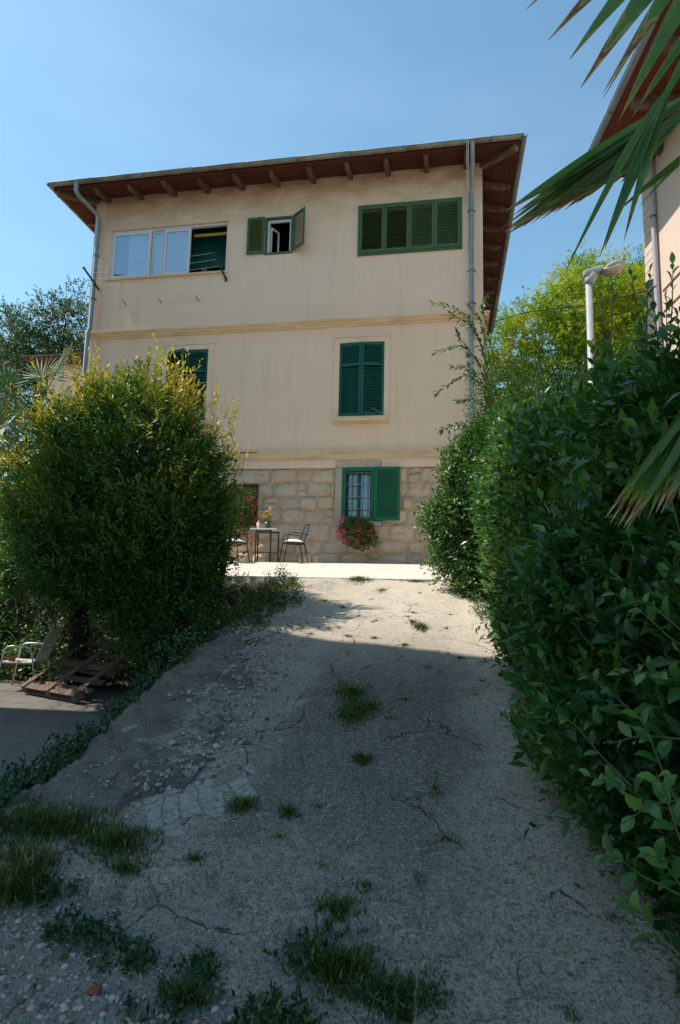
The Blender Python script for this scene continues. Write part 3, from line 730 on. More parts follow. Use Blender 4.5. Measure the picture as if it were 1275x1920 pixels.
# pale repaired plaster
def patch(pts, name='plaster_patch'):
    n = len(pts); b = MB(); b.add([(x, 13.796, z) for x, z in pts] + [(x, 13.81, z) for x, z in pts], [tuple(range(n))] + [(i, (i + 1) % n, n + (i + 1) % n, n + i)[::-1] for i in range(n)]); b.build(name, 'patch', house)
patch([(-7.35, 8.93), (-7.25, 8.84), (-6.7, 8.81), (-6.35, 8.84), (-6.1, 8.83), (-6.05, 9.02), (-6.25, 9.06), (-6.5, 9.10), (-6.9, 9.09), (-7.1, 9.16), (-7.3, 9.10)])
for x, z in ((-8.2, 8.84), (-7.22, 8.84), (-6.21, 8.82)):
    b = MB(); b.tube([(x, 13.80, z), (x, 13.72, z + .015), (x - .03, 13.66, z + .07)], .011, 6); b.build('wall_hook', 'iron', house, origin=(x, 13.8, z))

# ---- rubble stones of the ground floor
def stone_mesh(w, h, seed):
    N = 7; r = random.Random(seed); V = []
    ox, oz, sd = r.random() * 50, r.random() * 50, seed
    bul = r.uniform(.028, .058) + (.035 if r.random() < .3 else 0)
    cut = [r.uniform(.0, .2) for _ in range(4)]
    for j in range(N):
        for i in range(N):
            u, v = i / (N - 1) * 2 - 1, j / (N - 1) * 2 - 1
            # superellipse outline with knocked-off corners
            c = cut[(u > 0) + 2 * (v > 0)]; k_ = 1 - c * abs(u * v) ** 1.2
            x, z = u * w / 2 * k_, v * h / 2 * k_
            e = max(abs(u), abs(v)); y = -bul * (1 - e ** 5) + .012 * (e > .7)
            V.append([x, y, z, e])
    A = np.array(V); nz = fbm(np.stack([A[:, 0] * 9 + ox, A[:, 2] * 9 + oz, A[:, 0] * 0], 1), sd % 97, 3)
    nx_ = fbm(np.stack([A[:, 0] * 6 + oz, A[:, 2] * 6 + ox, A[:, 0] * 0 + 3], 1), sd % 89, 2)
    A[:, 1] -= (.040 * nz) * (A[:, 3] < .99); A[:, 0] += nx_ * .020; A[:, 2] += nz * .016
    A[:, 1] = np.where(A[:, 3] > .99, .022, A[:, 1])
    me = bpy.data.meshes.new('stone'); F = [(j * N + i, j * N + i + 1, (j + 1) * N + i + 1, (j + 1) * N + i) for j in range(N - 1) for i in range(N - 1)]
    me.from_pydata([tuple(q[:3]) for q in A], [], F); me.materials.append(MAT['stone']); me.shade_smooth(); return me
rows = [2.17, 2.50, 2.80, 3.18, 3.50, 3.80, 4.14, 4.475]
blocks = [(-2.60, -1.50, 3.15, 4.60), (-5.36, -4.45, 3.12, 4.13)]
rs = random.Random(4); k = 0; far = MB()
for j in range(len(rows) - 1):
    z0, z1 = rows[j], rows[j + 1]; x = HX0 + .03
    while x < HX1 - .06:
        w = rs.choice([.24, .32, .42, .5, .6, .68]) * rs.uniform(.85, 1.15)
        if z1 - z0 > .34: w *= 1.08
        x1 = min(x + w, HX1 - .02)
        if HX1 - .02 - x1 < .16: x1 = HX1 - .02
        segs = [(x, x1)]
        for bx in blocks:
            if z0 < bx[3] - .05 and z1 > bx[2] + .05:
                ns = []
                for a_, c_ in segs:
                    if c_ <= bx[0] or a_ >= bx[1]: ns.append((a_, c_)); continue
                    if a_ < bx[0]: ns.append((a_, bx[0]))
                    if c_ > bx[1]: ns.append((bx[1], c_))
                segs = ns
        for a_, c_ in segs:
            if c_ - a_ < .07: continue
            parts = [(a_, c_, z0, z1)]
            q = rs.random()
            if c_ - a_ < .42 and q < .28: zm = z0 + (z1 - z0) * rs.uniform(.4, .6); parts = [(a_, c_, z0, zm), (a_, c_, zm, z1)]
            for (xa, xb, za, zb) in parts:
                dz_ = rs.uniform(-.022, .022) if j not in (0, len(rows) - 2) else 0
                xa += rs.uniform(-.01, .014); xb += rs.uniform(-.014, .01)
                cx, cz = (xa + xb) / 2, (za + zb) / 2 + dz_
                me = stone_mesh(xb - xa + .002, zb - za + .002, k * 7 + 3)
                o = link('stone', me, mortar, (cx, 13.832, cz)); o.rotation_euler = (0, rs.uniform(-.05, .05), 0); k += 1
        x = x1

# ---- shutters
_slat = {}
def shutter(hinge, w, h, ang, side, mat, n, tilt, rails=(), name='shutter', label=None, th=.034, st=.058):
    """leaf hinged at its left (side=1) or right (side=-1) edge; ang about Z; local x runs across the leaf"""
    e = bpy.data.objects.new(name, None)
    b = MB()
    X = lambda a: a * side
    def bx(x0, x1, z0, z1, y0=-th / 2, y1=th / 2):
        x0, x1 = sorted((X(x0), X(x1))); b.box(x0, x1, y0, y1, z0, z1, bev=.004)
    bx(0, st, 0, h); bx(w - st, w, 0, h); bx(st, w - st, 0, st * 1.35, -th / 2 + .002, th / 2 - .002); bx(st, w - st, h - st * 1.2, h, -th / 2 + .002, th / 2 - .002)
    for r_ in rails: bx(st, w - st, h * r_ - .035, h * r_ + .035, -th / 2 + .002, th / 2 - .002)
    me = b.mesh(name, mat)
    o = bpy.data.objects.new(name, me); COL.objects.link(o); o.parent = house; o.location = Vector(hinge) - wloc(house); o.rotation_euler = (0, 0, ang)
    if label: o['label'] = label
    key = (round(w, 3), tilt, mat)
    if key not in _slat:
        s = MB(); L = w - 2 * st - .002; c, sn = math.cos(tilt), math.sin(tilt); d = .021 if tilt < 1 else .026; t = .004
        V = []
        for x in (-L / 2, L / 2):
            for a_, q in ((-d, -t), (d, -t), (d, t), (-d, t)): V.append((x, a_ * c - q * sn, a_ * sn + q * c))
        s.add(V, [(0, 1, 2, 3), (7, 6, 5, 4), (0, 4, 5, 1), (1, 5, 6, 2), (2, 6, 7, 3), (3, 7, 4, 0)]); _slat[key] = s.mesh('slat', mat)
    z0, z1 = st * 1.35, h - st * 1.2; stp = (z1 - z0) / n
    for i in range(n):
        z = z0 + (i + .5) * stp
        if any(abs(z - h * r_) < .035 + stp * .35 for r_ in rails): continue
        q = bpy.data.objects.new('slat', _slat[key]); COL.objects.link(q); q.parent = o; q.location = (X(w / 2), 0, z)
    return o
def frame(parent_name, x0, x1, z0, z1, y, t, d, mat, name='window_frame', label=None, mull=(), trans=()):
    b = MB()
    b.box(x0, x0 + t, y, y + d, z0, z1, .003); b.box(x1 - t, x1, y, y + d, z0, z1, .003)
    b.box(x0 + t, x1 - t, y + .001, y + d - .001, z0, z0 + t, .003); b.box(x0 + t, x1 - t, y + .001, y + d - .001, z1 - t, z1, .003)
    for m_ in mull: b.box(m_ - t / 2, m_ + t / 2, y + .002, y + d - .002, z0 + t, z1 - t)
    o = b.build(name, mat, house); 
    if label: o['label'] = label
    return o
def pane(x0, x1, z0, z1, y, parent, mat='glass', name='pane', d=.006):
    b = MB(); b.box(x0, x1, y, y + d, z0, z1); return b.build(name, mat, parent)
# top left: sliding white window, right part slid open
f = frame(house, hA[0], hA[1], hA[2], hA[3], 13.86, .055, .09, 'white', 'sliding_window', 'wide white sliding window, its right section slid open')
def sash(x0, x1, z0, z1, y, t=.07):
    b = MB(); b.box(x0, x0 + t, y, y + .035, z0, z1, .003); b.box(x1 - t, x1, y, y + .035, z0, z1, .003); b.box(x0 + t, x1 - t, y + .001, y + .034, z0, z0 + t, .003); b.box(x0 + t, x1 - t, y + .001, y + .034, z1 - t, z1, .003)
    o = b.build('sash', 'white', f); return o
zA0, zA1 = hA[2] + .055, hA[3] - .055
sash(-8.735, -7.66, zA0, zA1, 13.862); sash(-7.655, -7.33, zA0, zA1, 13.912, .05); sash(-7.30, -6.57, zA0, zA1, 13.872)
pane(-8.67, -7.73, zA0 + .07, zA1 - .07, 13.878, f); pane(-7.61, -7.38, zA0 + .05, zA1 - .05, 13.928, f); pane(-7.23, -6.64, zA0 + .07, zA1 - .07, 13.888, f)
pane(-8.30, -7.36, zA0, zA1, 13.985, f, 'blind', 'roller_blind', .004); pane(-7.27, -6.60, zA0, zA1, 13.985, f, 'blind', 'roller_blind', .004)
b = MB(); b.box(-8.33, -8.305, 13.97, 13.995, zA0, zA1); b.build('mullion', 'white', f)
b = MB(); b.box(-6.55, -5.6, 14.02, 14.05, 10.72, 10.79); b.build('curtain_rail', 'yellow', f)
b = MB(); b.box(HX0 + .3, -5.0, 14.5, 14.56, 10.1, 11.65); b.build('green_canopy', 'gold', f)
b = MB(); b.box(-6.15, -5.78, 14.6, 14.9, 9.2, 10.05); b.build('cupboard', 'redbox', f)
b = MB(); b.box(-6.5, -6.36, 14.5, 14.56, 9.2, 10.1); b.build('door_jamb', 'rail', f)
b = MB(); b.box(hA[0] - .03, hA[1] + .03, 13.74, 13.86, hA[2] - .05, hA[2] - .002, .006); b.build('window_sill', 'cornice', house)
# top middle small window
f = frame(house, hB[0], hB[1], hB[2], hB[3], 13.775, .05, .08, 'golive', 'window_frame', 'small green framed window with a half open casement')
fi = MB(); x0, x1, z0, z1 = hB[0] + .05, hB[1] - .05, hB[2] + .05, hB[3] - .05
for q in ((x0, x0 + .05, z0, z1), (x1 - .05, x1, z0, z1), (x0 + .05, x1 - .05, z1 - .06, z1), (x0 + .05, x1 - .05, z0, z0 + .035)): fi.box(q[0], q[1], 13.84, 13.90, q[2], q[3], .003)
fi.build('inner_frame', 'white', f)
b = MB(); L = .30
for q in ((0, .04, 0, .72), (L - .04, L, 0, .72), (.04, L - .04, 0, .05), (.04, L - .04, .67, .72)): b.box(q[0], q[1], -.02, .02, q[2], q[3], .003)
o = b.local('casement', 'white', f); o.location = Vector((x0 + .055, 13.92, z0 + .05)) - wloc(house); o.rotation_euler = (0, 0, math.radians(62))
b = MB(); b.box(.04, L - .04, -.003, .003, .05, .67); b.local('pane', 'glass', o)
shutter((hB[0] - .01, 13.755, hB[2] + .03), .45, .98, math.pi, 1, 'golive', 18, .55, name='shutter', label='small olive shutter leaf folded flat against the wall', th=.03)
shutter((hB[1] + .01, 13.765, hB[2] + .03), .45, .98, math.radians(-38), 1, 'golive', 18, .55, name='shutter', label='small olive shutter leaf standing out from the wall', th=.03)
# top right: four-leaf shutters in a green frame
f = frame(house, -2.18, .315, 9.715, 11.02, 13.755, .045, .06, 'golive', 'window_frame', 'green frame of the four leaf shutters')
lw = (.27 + 2.135 - .012) / 4
for i in range(4):
    shutter((-2.135 + i * (lw + .004), 13.755, 9.762), lw, 1.212, 0, 1, 'golive', 20, (.42 if i < 2 else 1.02), name='shutter', label=('olive shutter leaf with its louvres open' if i < 2 else 'olive shutter leaf with its louvres closed'), st=.062)
b = MB(); b.box(-.945, -.915, 13.725, 13.74, 10.2, 10.5); b.build('shutter_bolt', 'golive', f)
# first floor windows
def big_window(h, la, ra, lab, lt=1.0):
    x0, x1, z0, z1 = h; b = MB()
    for q in ((x0 - .13, x0 - .002, z0 - .02, z1 + .12), (x1 + .002, x1 + .13, z0 - .02, z1 + .12), (x0 - .002, x1 + .002, z1 + .002, z1 + .12)): b.box(q[0], q[1], 13.775, 13.802, q[2], q[3], .004)
    b.build('window_surround', 'plaster', house)
    b = MB(); b.box(x0 - .155, x1 + .155, 13.765, 13.80, z1 + .121, z1 + .145, .004); b.build('surround_edge', 'cornice', house)
    b = MB(); b.box(x0 - .13, x1 + .13, 13.68, 13.99, z0 - .15, z0 - .03, .012); b.box(x0 - .11, x1 + .11, 13.72, 13.80, z0 - .185, z0 - .151, .004); b.build('window_sill', 'cornice', house)
    f = frame(house, x0, x1, z0 - .028, z1, 13.90, .04, .06, 'gold', 'window_frame', lab)
    w = (x1 - x0) / 2 - .002
    shutter((x0 + .003, 13.82, z0 - .01), w + .004, z1 - z0 - .005, la, 1, 'gold', 34, .95 if lt > .9 else .5, rails=(.70,), label='left leaf of the dark green first floor shutters')
    shutter((x1 - .003, 13.82, z0 - .01), w + .004, z1 - z0 - .005, ra, -1, 'gold', 34, .95, rails=(.70,), label='right leaf of the dark green first floor shutters')
big_window(hD, math.radians(-9), math.radians(9), 'dark teal window frame behind closed shutters')
big_window(hE, math.radians(-20), math.radians(4), 'dark teal window frame behind the shrub', lt=.5)
b = MB(); b.tube([(-1.75, 13.66, 5.86), (-1.46, 13.72, 5.72)], .008, 5); b.build('shutter_stay', 'rail', house)
# ground floor window
b = MB(); b.box(-2.585, -2.425, 13.765, 13.99, 3.16, 4.48, .01); b.build('window_jamb', 'dressed', house)
b = MB(); b.box(-2.59, -1.85, 13.745, 13.99, 4.485, 4.655, .01); b.box(-1.845, -1.51, 13.75, 13.99, 4.485, 4.655, .01); b.build('window_lintel', 'dressed', house)
b = MB(); b.box(-2.6, -1.5, 13.72, 14.0, 3.12, 3.235, .01); b.build('window_sill', 'dressed', house)
f = frame(house, hF[0] + .003, hF[1] + .0, 3.24, 4.48, 13.745, .085, .07, 'gbright', 'window_frame', 'bottle green ground floor window frame with bars')
for zz in (3.52, 3.80, 4.09, 4.36):
    b = MB(); b.box(hF[0] + .088, hF[1] - .085, 13.80, 13.812, zz - .008, zz + .008); b.build('bar', 'rail', f)
for xx in (-2.215, -2.09, -1.965, -1.84):
    b = MB(); b.tube([(xx, 13.822, 3.33), (xx, 13.822, 4.395)], .008, 6); b.build('bar', 'rail', f)
fi = MB(); fi.box(-2.335, -2.29, 13.9, 13.94, 3.27, 4.4); fi.box(-2.07, -2.005, 13.9, 13.94, 3.27, 4.4); fi.box(-1.79, -1.745, 13.9, 13.94, 3.27, 4.4); fi.box(-2.29, -1.79, 13.901, 13.939, 4.34, 4.4); fi.build('casement', 'gold', f)
pane(-2.29, -2.07, 3.3, 4.34, 13.915, f, 'glass2'); pane(-2.005, -1.79, 3.3, 4.34, 13.915, f, 'glass2')
n = 24; b = MB(); V = [(-2.0 + .24 * i / n, 14.0 + .015 * math.sin(i * 1.3), z) for z in (3.3, 4.34) for i in range(n + 1)]
b.add(V, [(i, i + 1, n + 2 + i, n + 1 + i) for i in range(n)]); b.build('curtain', 'curtain', f, smooth=True)
shutter((-1.655, 13.70, 3.243), .575, 1.232, 0, 1, 'gbright', 22, 1.0, label='bottle green louvred shutter folded open beside the barred window')
# left ground floor opening
f = frame(house, hG[0], hG[1], hG[2], hG[3], 13.93, .05, .06, 'gold', 'window_frame', 'dark recessed window behind the hanging geraniums')
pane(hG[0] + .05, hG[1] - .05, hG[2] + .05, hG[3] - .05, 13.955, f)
for xx in (-5.1, -4.9, -4.7):
    b = MB(); b.tube([(xx, 13.88, hG[2]), (xx, 13.88, hG[3])], .008, 6); b.build('bar', 'iron', f)
b = MB(); b.box(-5.42, -4.36, 13.77, 13.99, 4.135, 4.30, .012); b.build('window_lintel', 'stone', house)

# ---- roof: hipped, boarded soffit, carved rafter ends, gutters
EX0, EX1, EY0, EY1 = -9.98, 1.56, 13.02, 23.4
EZ, WZ = 11.70, 11.885          # soffit height at the eave and at the wall
ridge = 13.9
def hip(b, dz, inset=0, top=True):
    x0, x1, y0, y1 = EX0 - inset, EX1 + inset, EY0 - inset, EY1 + inset
    cy = (y0 + y1) / 2; hw = (y1 - y0) / 2; rz = EZ + dz + (ridge - EZ)
    V = [(x0, y0, EZ + dz), (x1, y0, EZ + dz), (x1, y1, EZ + dz), (x0, y1, EZ + dz), (x0 + hw * .95, cy, rz), (x1 - hw * .95, cy, rz)]
    b.add(V, [(0, 1, 5, 4), (1, 2, 5), (2, 3, 4, 5), (3, 0, 4)])
b = MB(); hip(b, .115, .03)
V = [(EX0, EY0), (EX1, EY0), (EX1, EY1), (EX0, EY1)]
b.add([(x, y, EZ + .112) for x, y in V] + [(x, y, EZ + .03) for x, y in V], [(0, 4, 5, 1), (1, 5, 6, 2), (2, 6, 7, 3), (3, 7, 4, 0)])
roof = b.build('roof', 'tile', house)
# clay tiles along the front and right eave edge
tb = MB(); tb.tube([(0, 0, 0), (0, .42, .09)], [.075, .065], 8); tm = tb.mesh('tile', 'tile')
for i in range(60):
    x = EX0 + .05 + i * .195
    if x > EX1 - .03: break
    o = link('tile', tm, roof, (x, EY0 + .16, EZ + .125))
for i in range(52):
    o = link('tile', tm, roof, (EX1 - .16, EY0 + .05 + i * .195, EZ + .125)); o.rotation_euler = (0, 0, math.pi / 2)
# soffit boards, ring by ring
sr = []
def ring(x0, x1, y0, y1, z): return [(x0, y0, z), (x1, y0, z), (x1, y1, z), (x0, y1, z)]
nb = 6
for i in range(nb):
    t0, t1 = i / nb, (i + 1) / nb - .008
    def rr(t):
        d = t
        return ring(EX0 + (HX0 - EX0) * t, EX1 + (HX1 - EX1) * t, EY0 + (13.8 - EY0) * t, EY1 + (HY1 - EY1) * t, EZ + (WZ - EZ) * t)
    A, B = rr(t0), rr(t1)
    for s in range(4):
        b = MB(); p, q = A[s], A[(s + 1) % 4]; r_, u = B[(s + 1) % 4], B[s]
        up = .018
        b.add([p, q, r_, u, *[(x, y, z + up) for x, y, z in (p, q, r_, u)]], [(0, 3, 2, 1), (4, 5, 6, 7), (0, 1, 5, 4), (2, 3, 7, 6)])
        b.build('soffit_board', 'soffit', house)
def rafter_mesh(L):
    """carved tail; y from 0 (wall) to -L, hanging below the boards"""
    prof = [(0.05, .0), (-L, 0), (-L, -.055), (-L + .03, -.075), (-L + .07, -.06), (-L + .10, -.085), (-L + .16, -.125), (-L + .30, -.135), (.05, -.135)]
    n = len(prof); b = MB(); w = .055; sl = (EZ - WZ) / .78
    V = [(x, y, z - sl * -y * -1 * -1 if False else z + (-y) * sl) for x in (-w, w) for y, z in prof]
    b.add(V, [tuple(range(n)), tuple(range(n, 2 * n))[::-1]] + [(i, n + i, n + (i + 1) % n, (i + 1) % n) for i in range(n)])
    return b.mesh('rafter', 'rafter')
rm = rafter_mesh(.72)
for i in range(11):
    o = link('rafter', rm, house, (-8.9 + i * .931, 13.8, WZ - .003))
for i in range(10):
    o = link('rafter', rm, house, (HX1, 14.5 + i * .9, WZ - .003)); o.rotation_euler = (0, 0, math.pi / 2)
    o = link('rafter', rm, house, (HX0, 14.5 + i * .9, WZ - .003)); o.rotation_euler = (0, 0, -math.pi / 2)
for (wx, ex) in ((HX1, EX1), (HX0, EX0)):
    b = MB(); b.bar((wx, 13.8, WZ - .075), (wx + (ex - wx) * .93, 13.8 + (EY0 - 13.8) * .93, EZ - .062), .15, .15, bev=.01); b.build('hip_rafter', 'rafter', house)
b = MB()
for p, q in zip(ring(EX0, EX1, EY0, EY1, EZ + .035), ring(EX0, EX1, EY0, EY1, EZ + .035)[1:] + ring(EX0, EX1, EY0, EY1, EZ + .035)[:1]): b.bar(p, q, .03, .09)
b.build('fascia', 'soffit', house)
def gutter(p, q, name='gutter', parent=None, mat='gutter', r=.068, hooks=True, seg=1.35, house_=None):
    """half-round open channel in separate lengths from p to q, with lapped joints"""
    p, q = Vector(p), Vector(q); d = q - p; L = d.length; d.normalize(); side = d.cross(Vector((0, 0, 1))).normalized()
    n = max(1, round(L / seg)); K = 9; root = None
    for s in range(n):
        a_, c_ = p + d * (L * s / n), p + d * (L * (s + 1) / n - .004)
        sag = random.uniform(-.006, .006); V = []
        for e in (a_, c_):
            for rr_ in (r, r - .006):
                for k_ in range(K):
                    t = math.pi * k_ / (K - 1); V.append(e + side * (rr_ * math.cos(t)) + Vector((0, 0, -rr_ * math.sin(t) + sag)))
        F = []
        for k_ in range(K - 1):
            F.append((k_, k_ + 1, 2 * K + k_ + 1, 2 * K + k_)); F.append((K + k_ + 1, K + k_, 3 * K + k_, 3 * K + k_ + 1))
        F += [(0, 2 * K, 3 * K, K), (K - 1, 2 * K - 1, 4 * K - 1, 3 * K - 1)]
        b = MB(); b.add(V, F)
        # rolled front bead and joint strap
        for sg in (1, -1): b.tube([a_ + side * (r * sg) + Vector((0, 0, sag)), c_ + side * (r * sg) + Vector((0, 0, sag))], .010, 6)
        g_ = b.build(name, mat, parent, smooth=True)
        b = MB(); V = []
        for e in (a_, a_ + d * .03):
            for k_ in range(K): t = math.pi * k_ / (K - 1); V.append(e + side * ((r + .005) * math.cos(t)) + Vector((0, 0, -(r + .005) * math.sin(t))))
        b.add(V, [(k_, k_ + 1, K + k_ + 1, K + k_) for k_ in range(K - 1)]); b.build('joint_strap', 'iron', g_)
gz_ = EZ + .10; gy = EY0 - .085
gutter((EX0 - .10, gy, gz_), (EX1 + .10, gy, gz_ + .0), parent=house)
gutter((EX1 + .085, gy - .05, gz_ - .002), (EX1 + .085, EY1, gz_ - .002), parent=house)
gutter((EX0 - .085, EY1, gz_ - .002), (EX0 - .085, gy - .05, gz_ - .002), parent=house)
# downpipes
def pipe(pts, r, mat, parent, clips=(), name='downpipe'):
    b = MB(); b.tube(pts, r, 12, False); o = b.build(name, mat, parent, smooth=True)
    for c_ in clips:
        c_ = Vector(c_); b = MB(); b.tube([c_ - Vector((0, 0, .015)), c_ + Vector((0, 0, .015))], r + .007, 12); b.box(c_.x - .095, c_.x + .095, c_.y + .01, c_.y + .03, c_.z - .012, c_.z + .012); b.build('pipe_clip', 'iron', o)
    return o
pipe([(.53, gy, gz_ + .02), (.53, gy, gz_ - .1), (.53, gy + .05, gz_ - .25), (.535, 13.62, 11.22), (.535, 13.70, 11.1), (.53, 13.70, 10.9), (.52, 13.70, 7.0), (.51, 13.70, 2.3)], .052, 'zinc', house, [(.53, 13.70, z) for z in (10.6, 9.1, 8.3, 6.6, 5.0, 3.6)])
pipe([(-9.30, gy, gz_ - .03), (-9.30, gy, gz_ - .24), (-9.28, gy + .05, gz_ - .32), (-9.10, 13.60, 11.32), (-9.09, 13.67, 11.2), (-9.09, 13.68, 11.0), (-9.10, 13.68, 8.2), (-9.11, 13.62, 8.05), (-9.11, 13.62, 2.3)], .055, 'zinc', house, [(-9.09, 13.68, z) for z in (10.2, 9.0)])
for pts in ([(.40, gy - .06, gz_ + .03), (.405, gy - .02, 11.2), (.43, 13.72, 10.9), (.47, 13.76, 10.2), (.42, 13.77, 9.6)], [(.44, gy - .06, gz_ + .03), (.43, gy - .03, 11.25), (.47, 13.70, 11.0), (.49, 13.78, 10.5)]):
    b = MB(); b.tube(pts, .007, 5); b.build('aerial_lead', 'cord', house)
# drying rack outside the sliding window
rack = thing('drying_rack', 'green armed clothes drying rack with strung lines under the sliding window', 'drying rack', (-7.2, 13.78, 9.5))
armL = [(-8.98, 13.79, 9.28), (-9.10, 13.17, 9.62)]; armR = [(-5.52, 13.79, 9.36), (-5.62, 13.17, 9.74)]
for A in (armL, armR):
    b = MB(); b.bar(A[0], A[1], .045, .035, bev=.004); o = b.build('arm', 'rack', rack)
    b = MB(); b.box(A[0][0] - .03, A[0][0] + .03, 13.775, 13.799, A[0][2] - .06, A[0][2] + .06, .003); b.build('bracket', 'rack', rack)
for i in range(4):
    t = .25 + i * .24; p = Vector(armL[0]).lerp(Vector(armL[1]), t); q = Vector(armR[0]).lerp(Vector(armR[1]), t)
    b = MB(); b.tube([p.lerp(q, s_ / 8) - Vector((0, 0, .05 * math.sin(math.pi * s_ / 8))) for s_ in range(9)], .004, 4); b.build('line', 'cord', rack)

# ================================================================== NEIGHBOUR ON THE RIGHT
nh = thing('neighbouring_house', 'pale pink rendered house with grooved corner and red-brown eaves at the right edge', 'house', (5.2, 12, 1.6))
def rw(u, out, z):
    """u metres nearer than the far corner, out metres away from the wall plane towards the left"""
    d = Vector((.1045, -.9945, 0)); nrm_ = Vector((-.9945, -.1045, 0))
    q = Vector((4.27, 13.6, 0)) + d * u + nrm_ * out; return Vector((q.x, q.y, z))
ZS = 11.0; b = MB()
def rwbox(b, u0, u1, o0, o1, z0, z1):
    P = [rw(u, o, z) for z in (z0, z1) for u, o in ((u0, o0), (u1, o0), (u1, o1), (u0, o1))]
    b.add(P, [(0, 1, 2, 3), (7, 6, 5, 4), (0, 4, 5, 1), (1, 5, 6, 2), (2, 6, 7, 3), (3, 7, 4, 0)])
rwbox(b, .0, 11, -7, 0, 1.0, ZS); b.build('rendered_wall', 'pink', nh)
z = 3.0
while z < ZS - .1:
    b = MB(); rwbox(b, .0, .47, .001, .022, z, z + .178); b.build('quoin_course', 'pink', nh); z += .196
z = 3.0
b = MB(); rwbox(b, .004, .46, .0005, .012, 2.9, ZS - .02); b.build('quoin_joint', 'groove', nh)
for zz in (7.9, 7.45):
    b = MB(); rwbox(b, .75, 10.9, .001, .02, zz, zz + .03); b.build('string_line', 'groove', nh)
b = MB(); rwbox(b, -.02, 11.5, -8, 1.26, ZS + .02, ZS + .06); b.build('soffit', 'redwood', nh)
b = MB(); rwbox(b, -.05, 11.6, -8, 1.34, ZS + .065, ZS + .16); b.build('roof', 'tile', nh)
for i in range(8):
    b = MB(); rwbox(b, .9 + i * 1.25, 1.06 + i * 1.25, 0, 1.1, ZS - .16, ZS + .018); b.build('rafter', 'rafter', nh)
gutter(rw(11.5, 1.33, ZS + .12), rw(-.05, 1.33, ZS + .12), parent=nh, mat='zinc', r=.075, seg=2.0)
pipe([rw(.62, .07, ZS), rw(.62, .07, 1.8)], .055, 'pinkpipe', nh)
b = MB(); b.tube([rw(.62, .07, 9.62), rw(.62, .07, 9.66)], .063, 12); b.build('pipe_collar', 'iron', nh)

# tall house behind the photographer's left shoulder, whose eave casts the straight shadow edge
sh = thing('tall_house', 'tall grey rendered house left of the yard, outside the view', 'house', (-9.5, 1, 0))
EZH = 13.7; D = Vector((.970, -.243, 0)); Nn = Vector((.243, .970, 0)); C0 = Vector((-10.12 - .15 + .98, 6.26 - .15 * -.25, 0))
def hb(a, c, z): q = C0 + D * a + Nn * c; return Vector((q.x, q.y, z))
def hbox(b, a0, a1, c0, c1, z0, z1):
    P = [hb(a, c, z) for z in (z0, z1) for a, c in ((a0, c0), (a1, c0), (a1, c1), (a0, c1))]
    b.add(P, [(0, 3, 2, 1), (4, 5, 6, 7), (0, 1, 5, 4), (1, 2, 6, 5), (2, 3, 7, 6), (3, 0, 4, 7)])
b = MB(); hbox(b, -5, 3.5, -8.5, -.5, -.5, EZH - .1); b.build('rendered_wall', 'shadehouse', sh)
b = MB(); hbox(b, -5.5, 4.0, -9, 0, EZH - .1, EZH); b.build('roof', 'tile', sh)

# ================================================================== LAMP, CABLE, FAR BUILDINGS
lamp = thing('street_lamp', 'grey street lamp on a plain steel pole rising out of the hedge', 'street lamp', (2.03, 9.0, gz(2.03, 9)))
b = MB(); b.tube([(2.03, 9, gz(2.03, 9) - .1), (2.03, 9, 3.2), (2.03, 9, 6.22)], [.052, .049, .046], 14); b.build('pole', 'lampwhite', lamp, smooth=True)
hd = Vector((.93, .10, .20)).normalized(); hs = hd.cross(Vector((0, 0, 1))).normalized(); hu = hs.cross(hd)
def sect(b, st, n=14, cap=True):
    """loft of rounded sections along the head: (distance, half width, top, bottom)"""
    V = []; F = []
    for d_, w_, t_, bo in st:
        d_, w_, t_, bo = d_ * .9, w_ * .82, t_ * .82, bo * .82
        for k_ in range(n):
            a_ = 2 * math.pi * k_ / n; c, s = math.cos(a_), math.sin(a_)
            x = math.copysign(abs(c) ** .65, c) * w_; z = (math.copysign(abs(s) ** .65, s)); z = z * t_ if z > 0 else z * bo
            V.append(H0 + hd * d_ + hs * x + hu * z)
    for i in range(len(st) - 1):
        for k_ in range(n): F.append((i * n + k_, i * n + (k_ + 1) % n, (i + 1) * n + (k_ + 1) % n, (i + 1) * n + k_))
    F += [tuple(range(n))[::-1], tuple(range((len(st) - 1) * n, len(st) * n))]; b.add(V, F)
H0 = Vector((2.03, 9, 6.36))
b = MB(); sect(b, [(-.085, .04, .03, .03), (-.07, .075, .055, .06), (.0, .085, .07, .05), (.22, .10, .075, .02), (.245, .095, .07, .015)]); o = b.build('gear_cover', 'lampwhite', lamp, smooth=False)
b = MB(); sect(b, [(.25, .10, .02, .0), (.29, .125, .06, .005), (.38, .145, .10, .005), (.50, .13, .105, .005), (.60, .05, .06, .0)]); b.build('hood', 'lampwhite', lamp, smooth=True)
b = MB(); sect(b, [(.20, .09, .0, .05), (.30, .12, -.004, .11), (.42, .14, -.004, .12), (.52, .12, -.004, .09), (.575, .05, -.002, .02)]); b.build('lens', 'lamplens', lamp, smooth=True)
b = MB(); b.tube([H0 + Vector((0, 0, -.17)), H0 + Vector((.02, 0, -.10)), H0 + hd * .06 + Vector((0, 0, -.03))], [.066, .075, .08], 12); b.build('spigot', 'lampwhite', lamp, smooth=True)
b = MB(); b.tube([at(925, 603, 16), at(990, 585, 15), at(1100, 573, 14), at(1215, 545, 13.5)], .012, 5)
tag(b.build('overhead_cable', 'cable'), 'thin overhead cable crossing the yellow-green tree', 'cable')

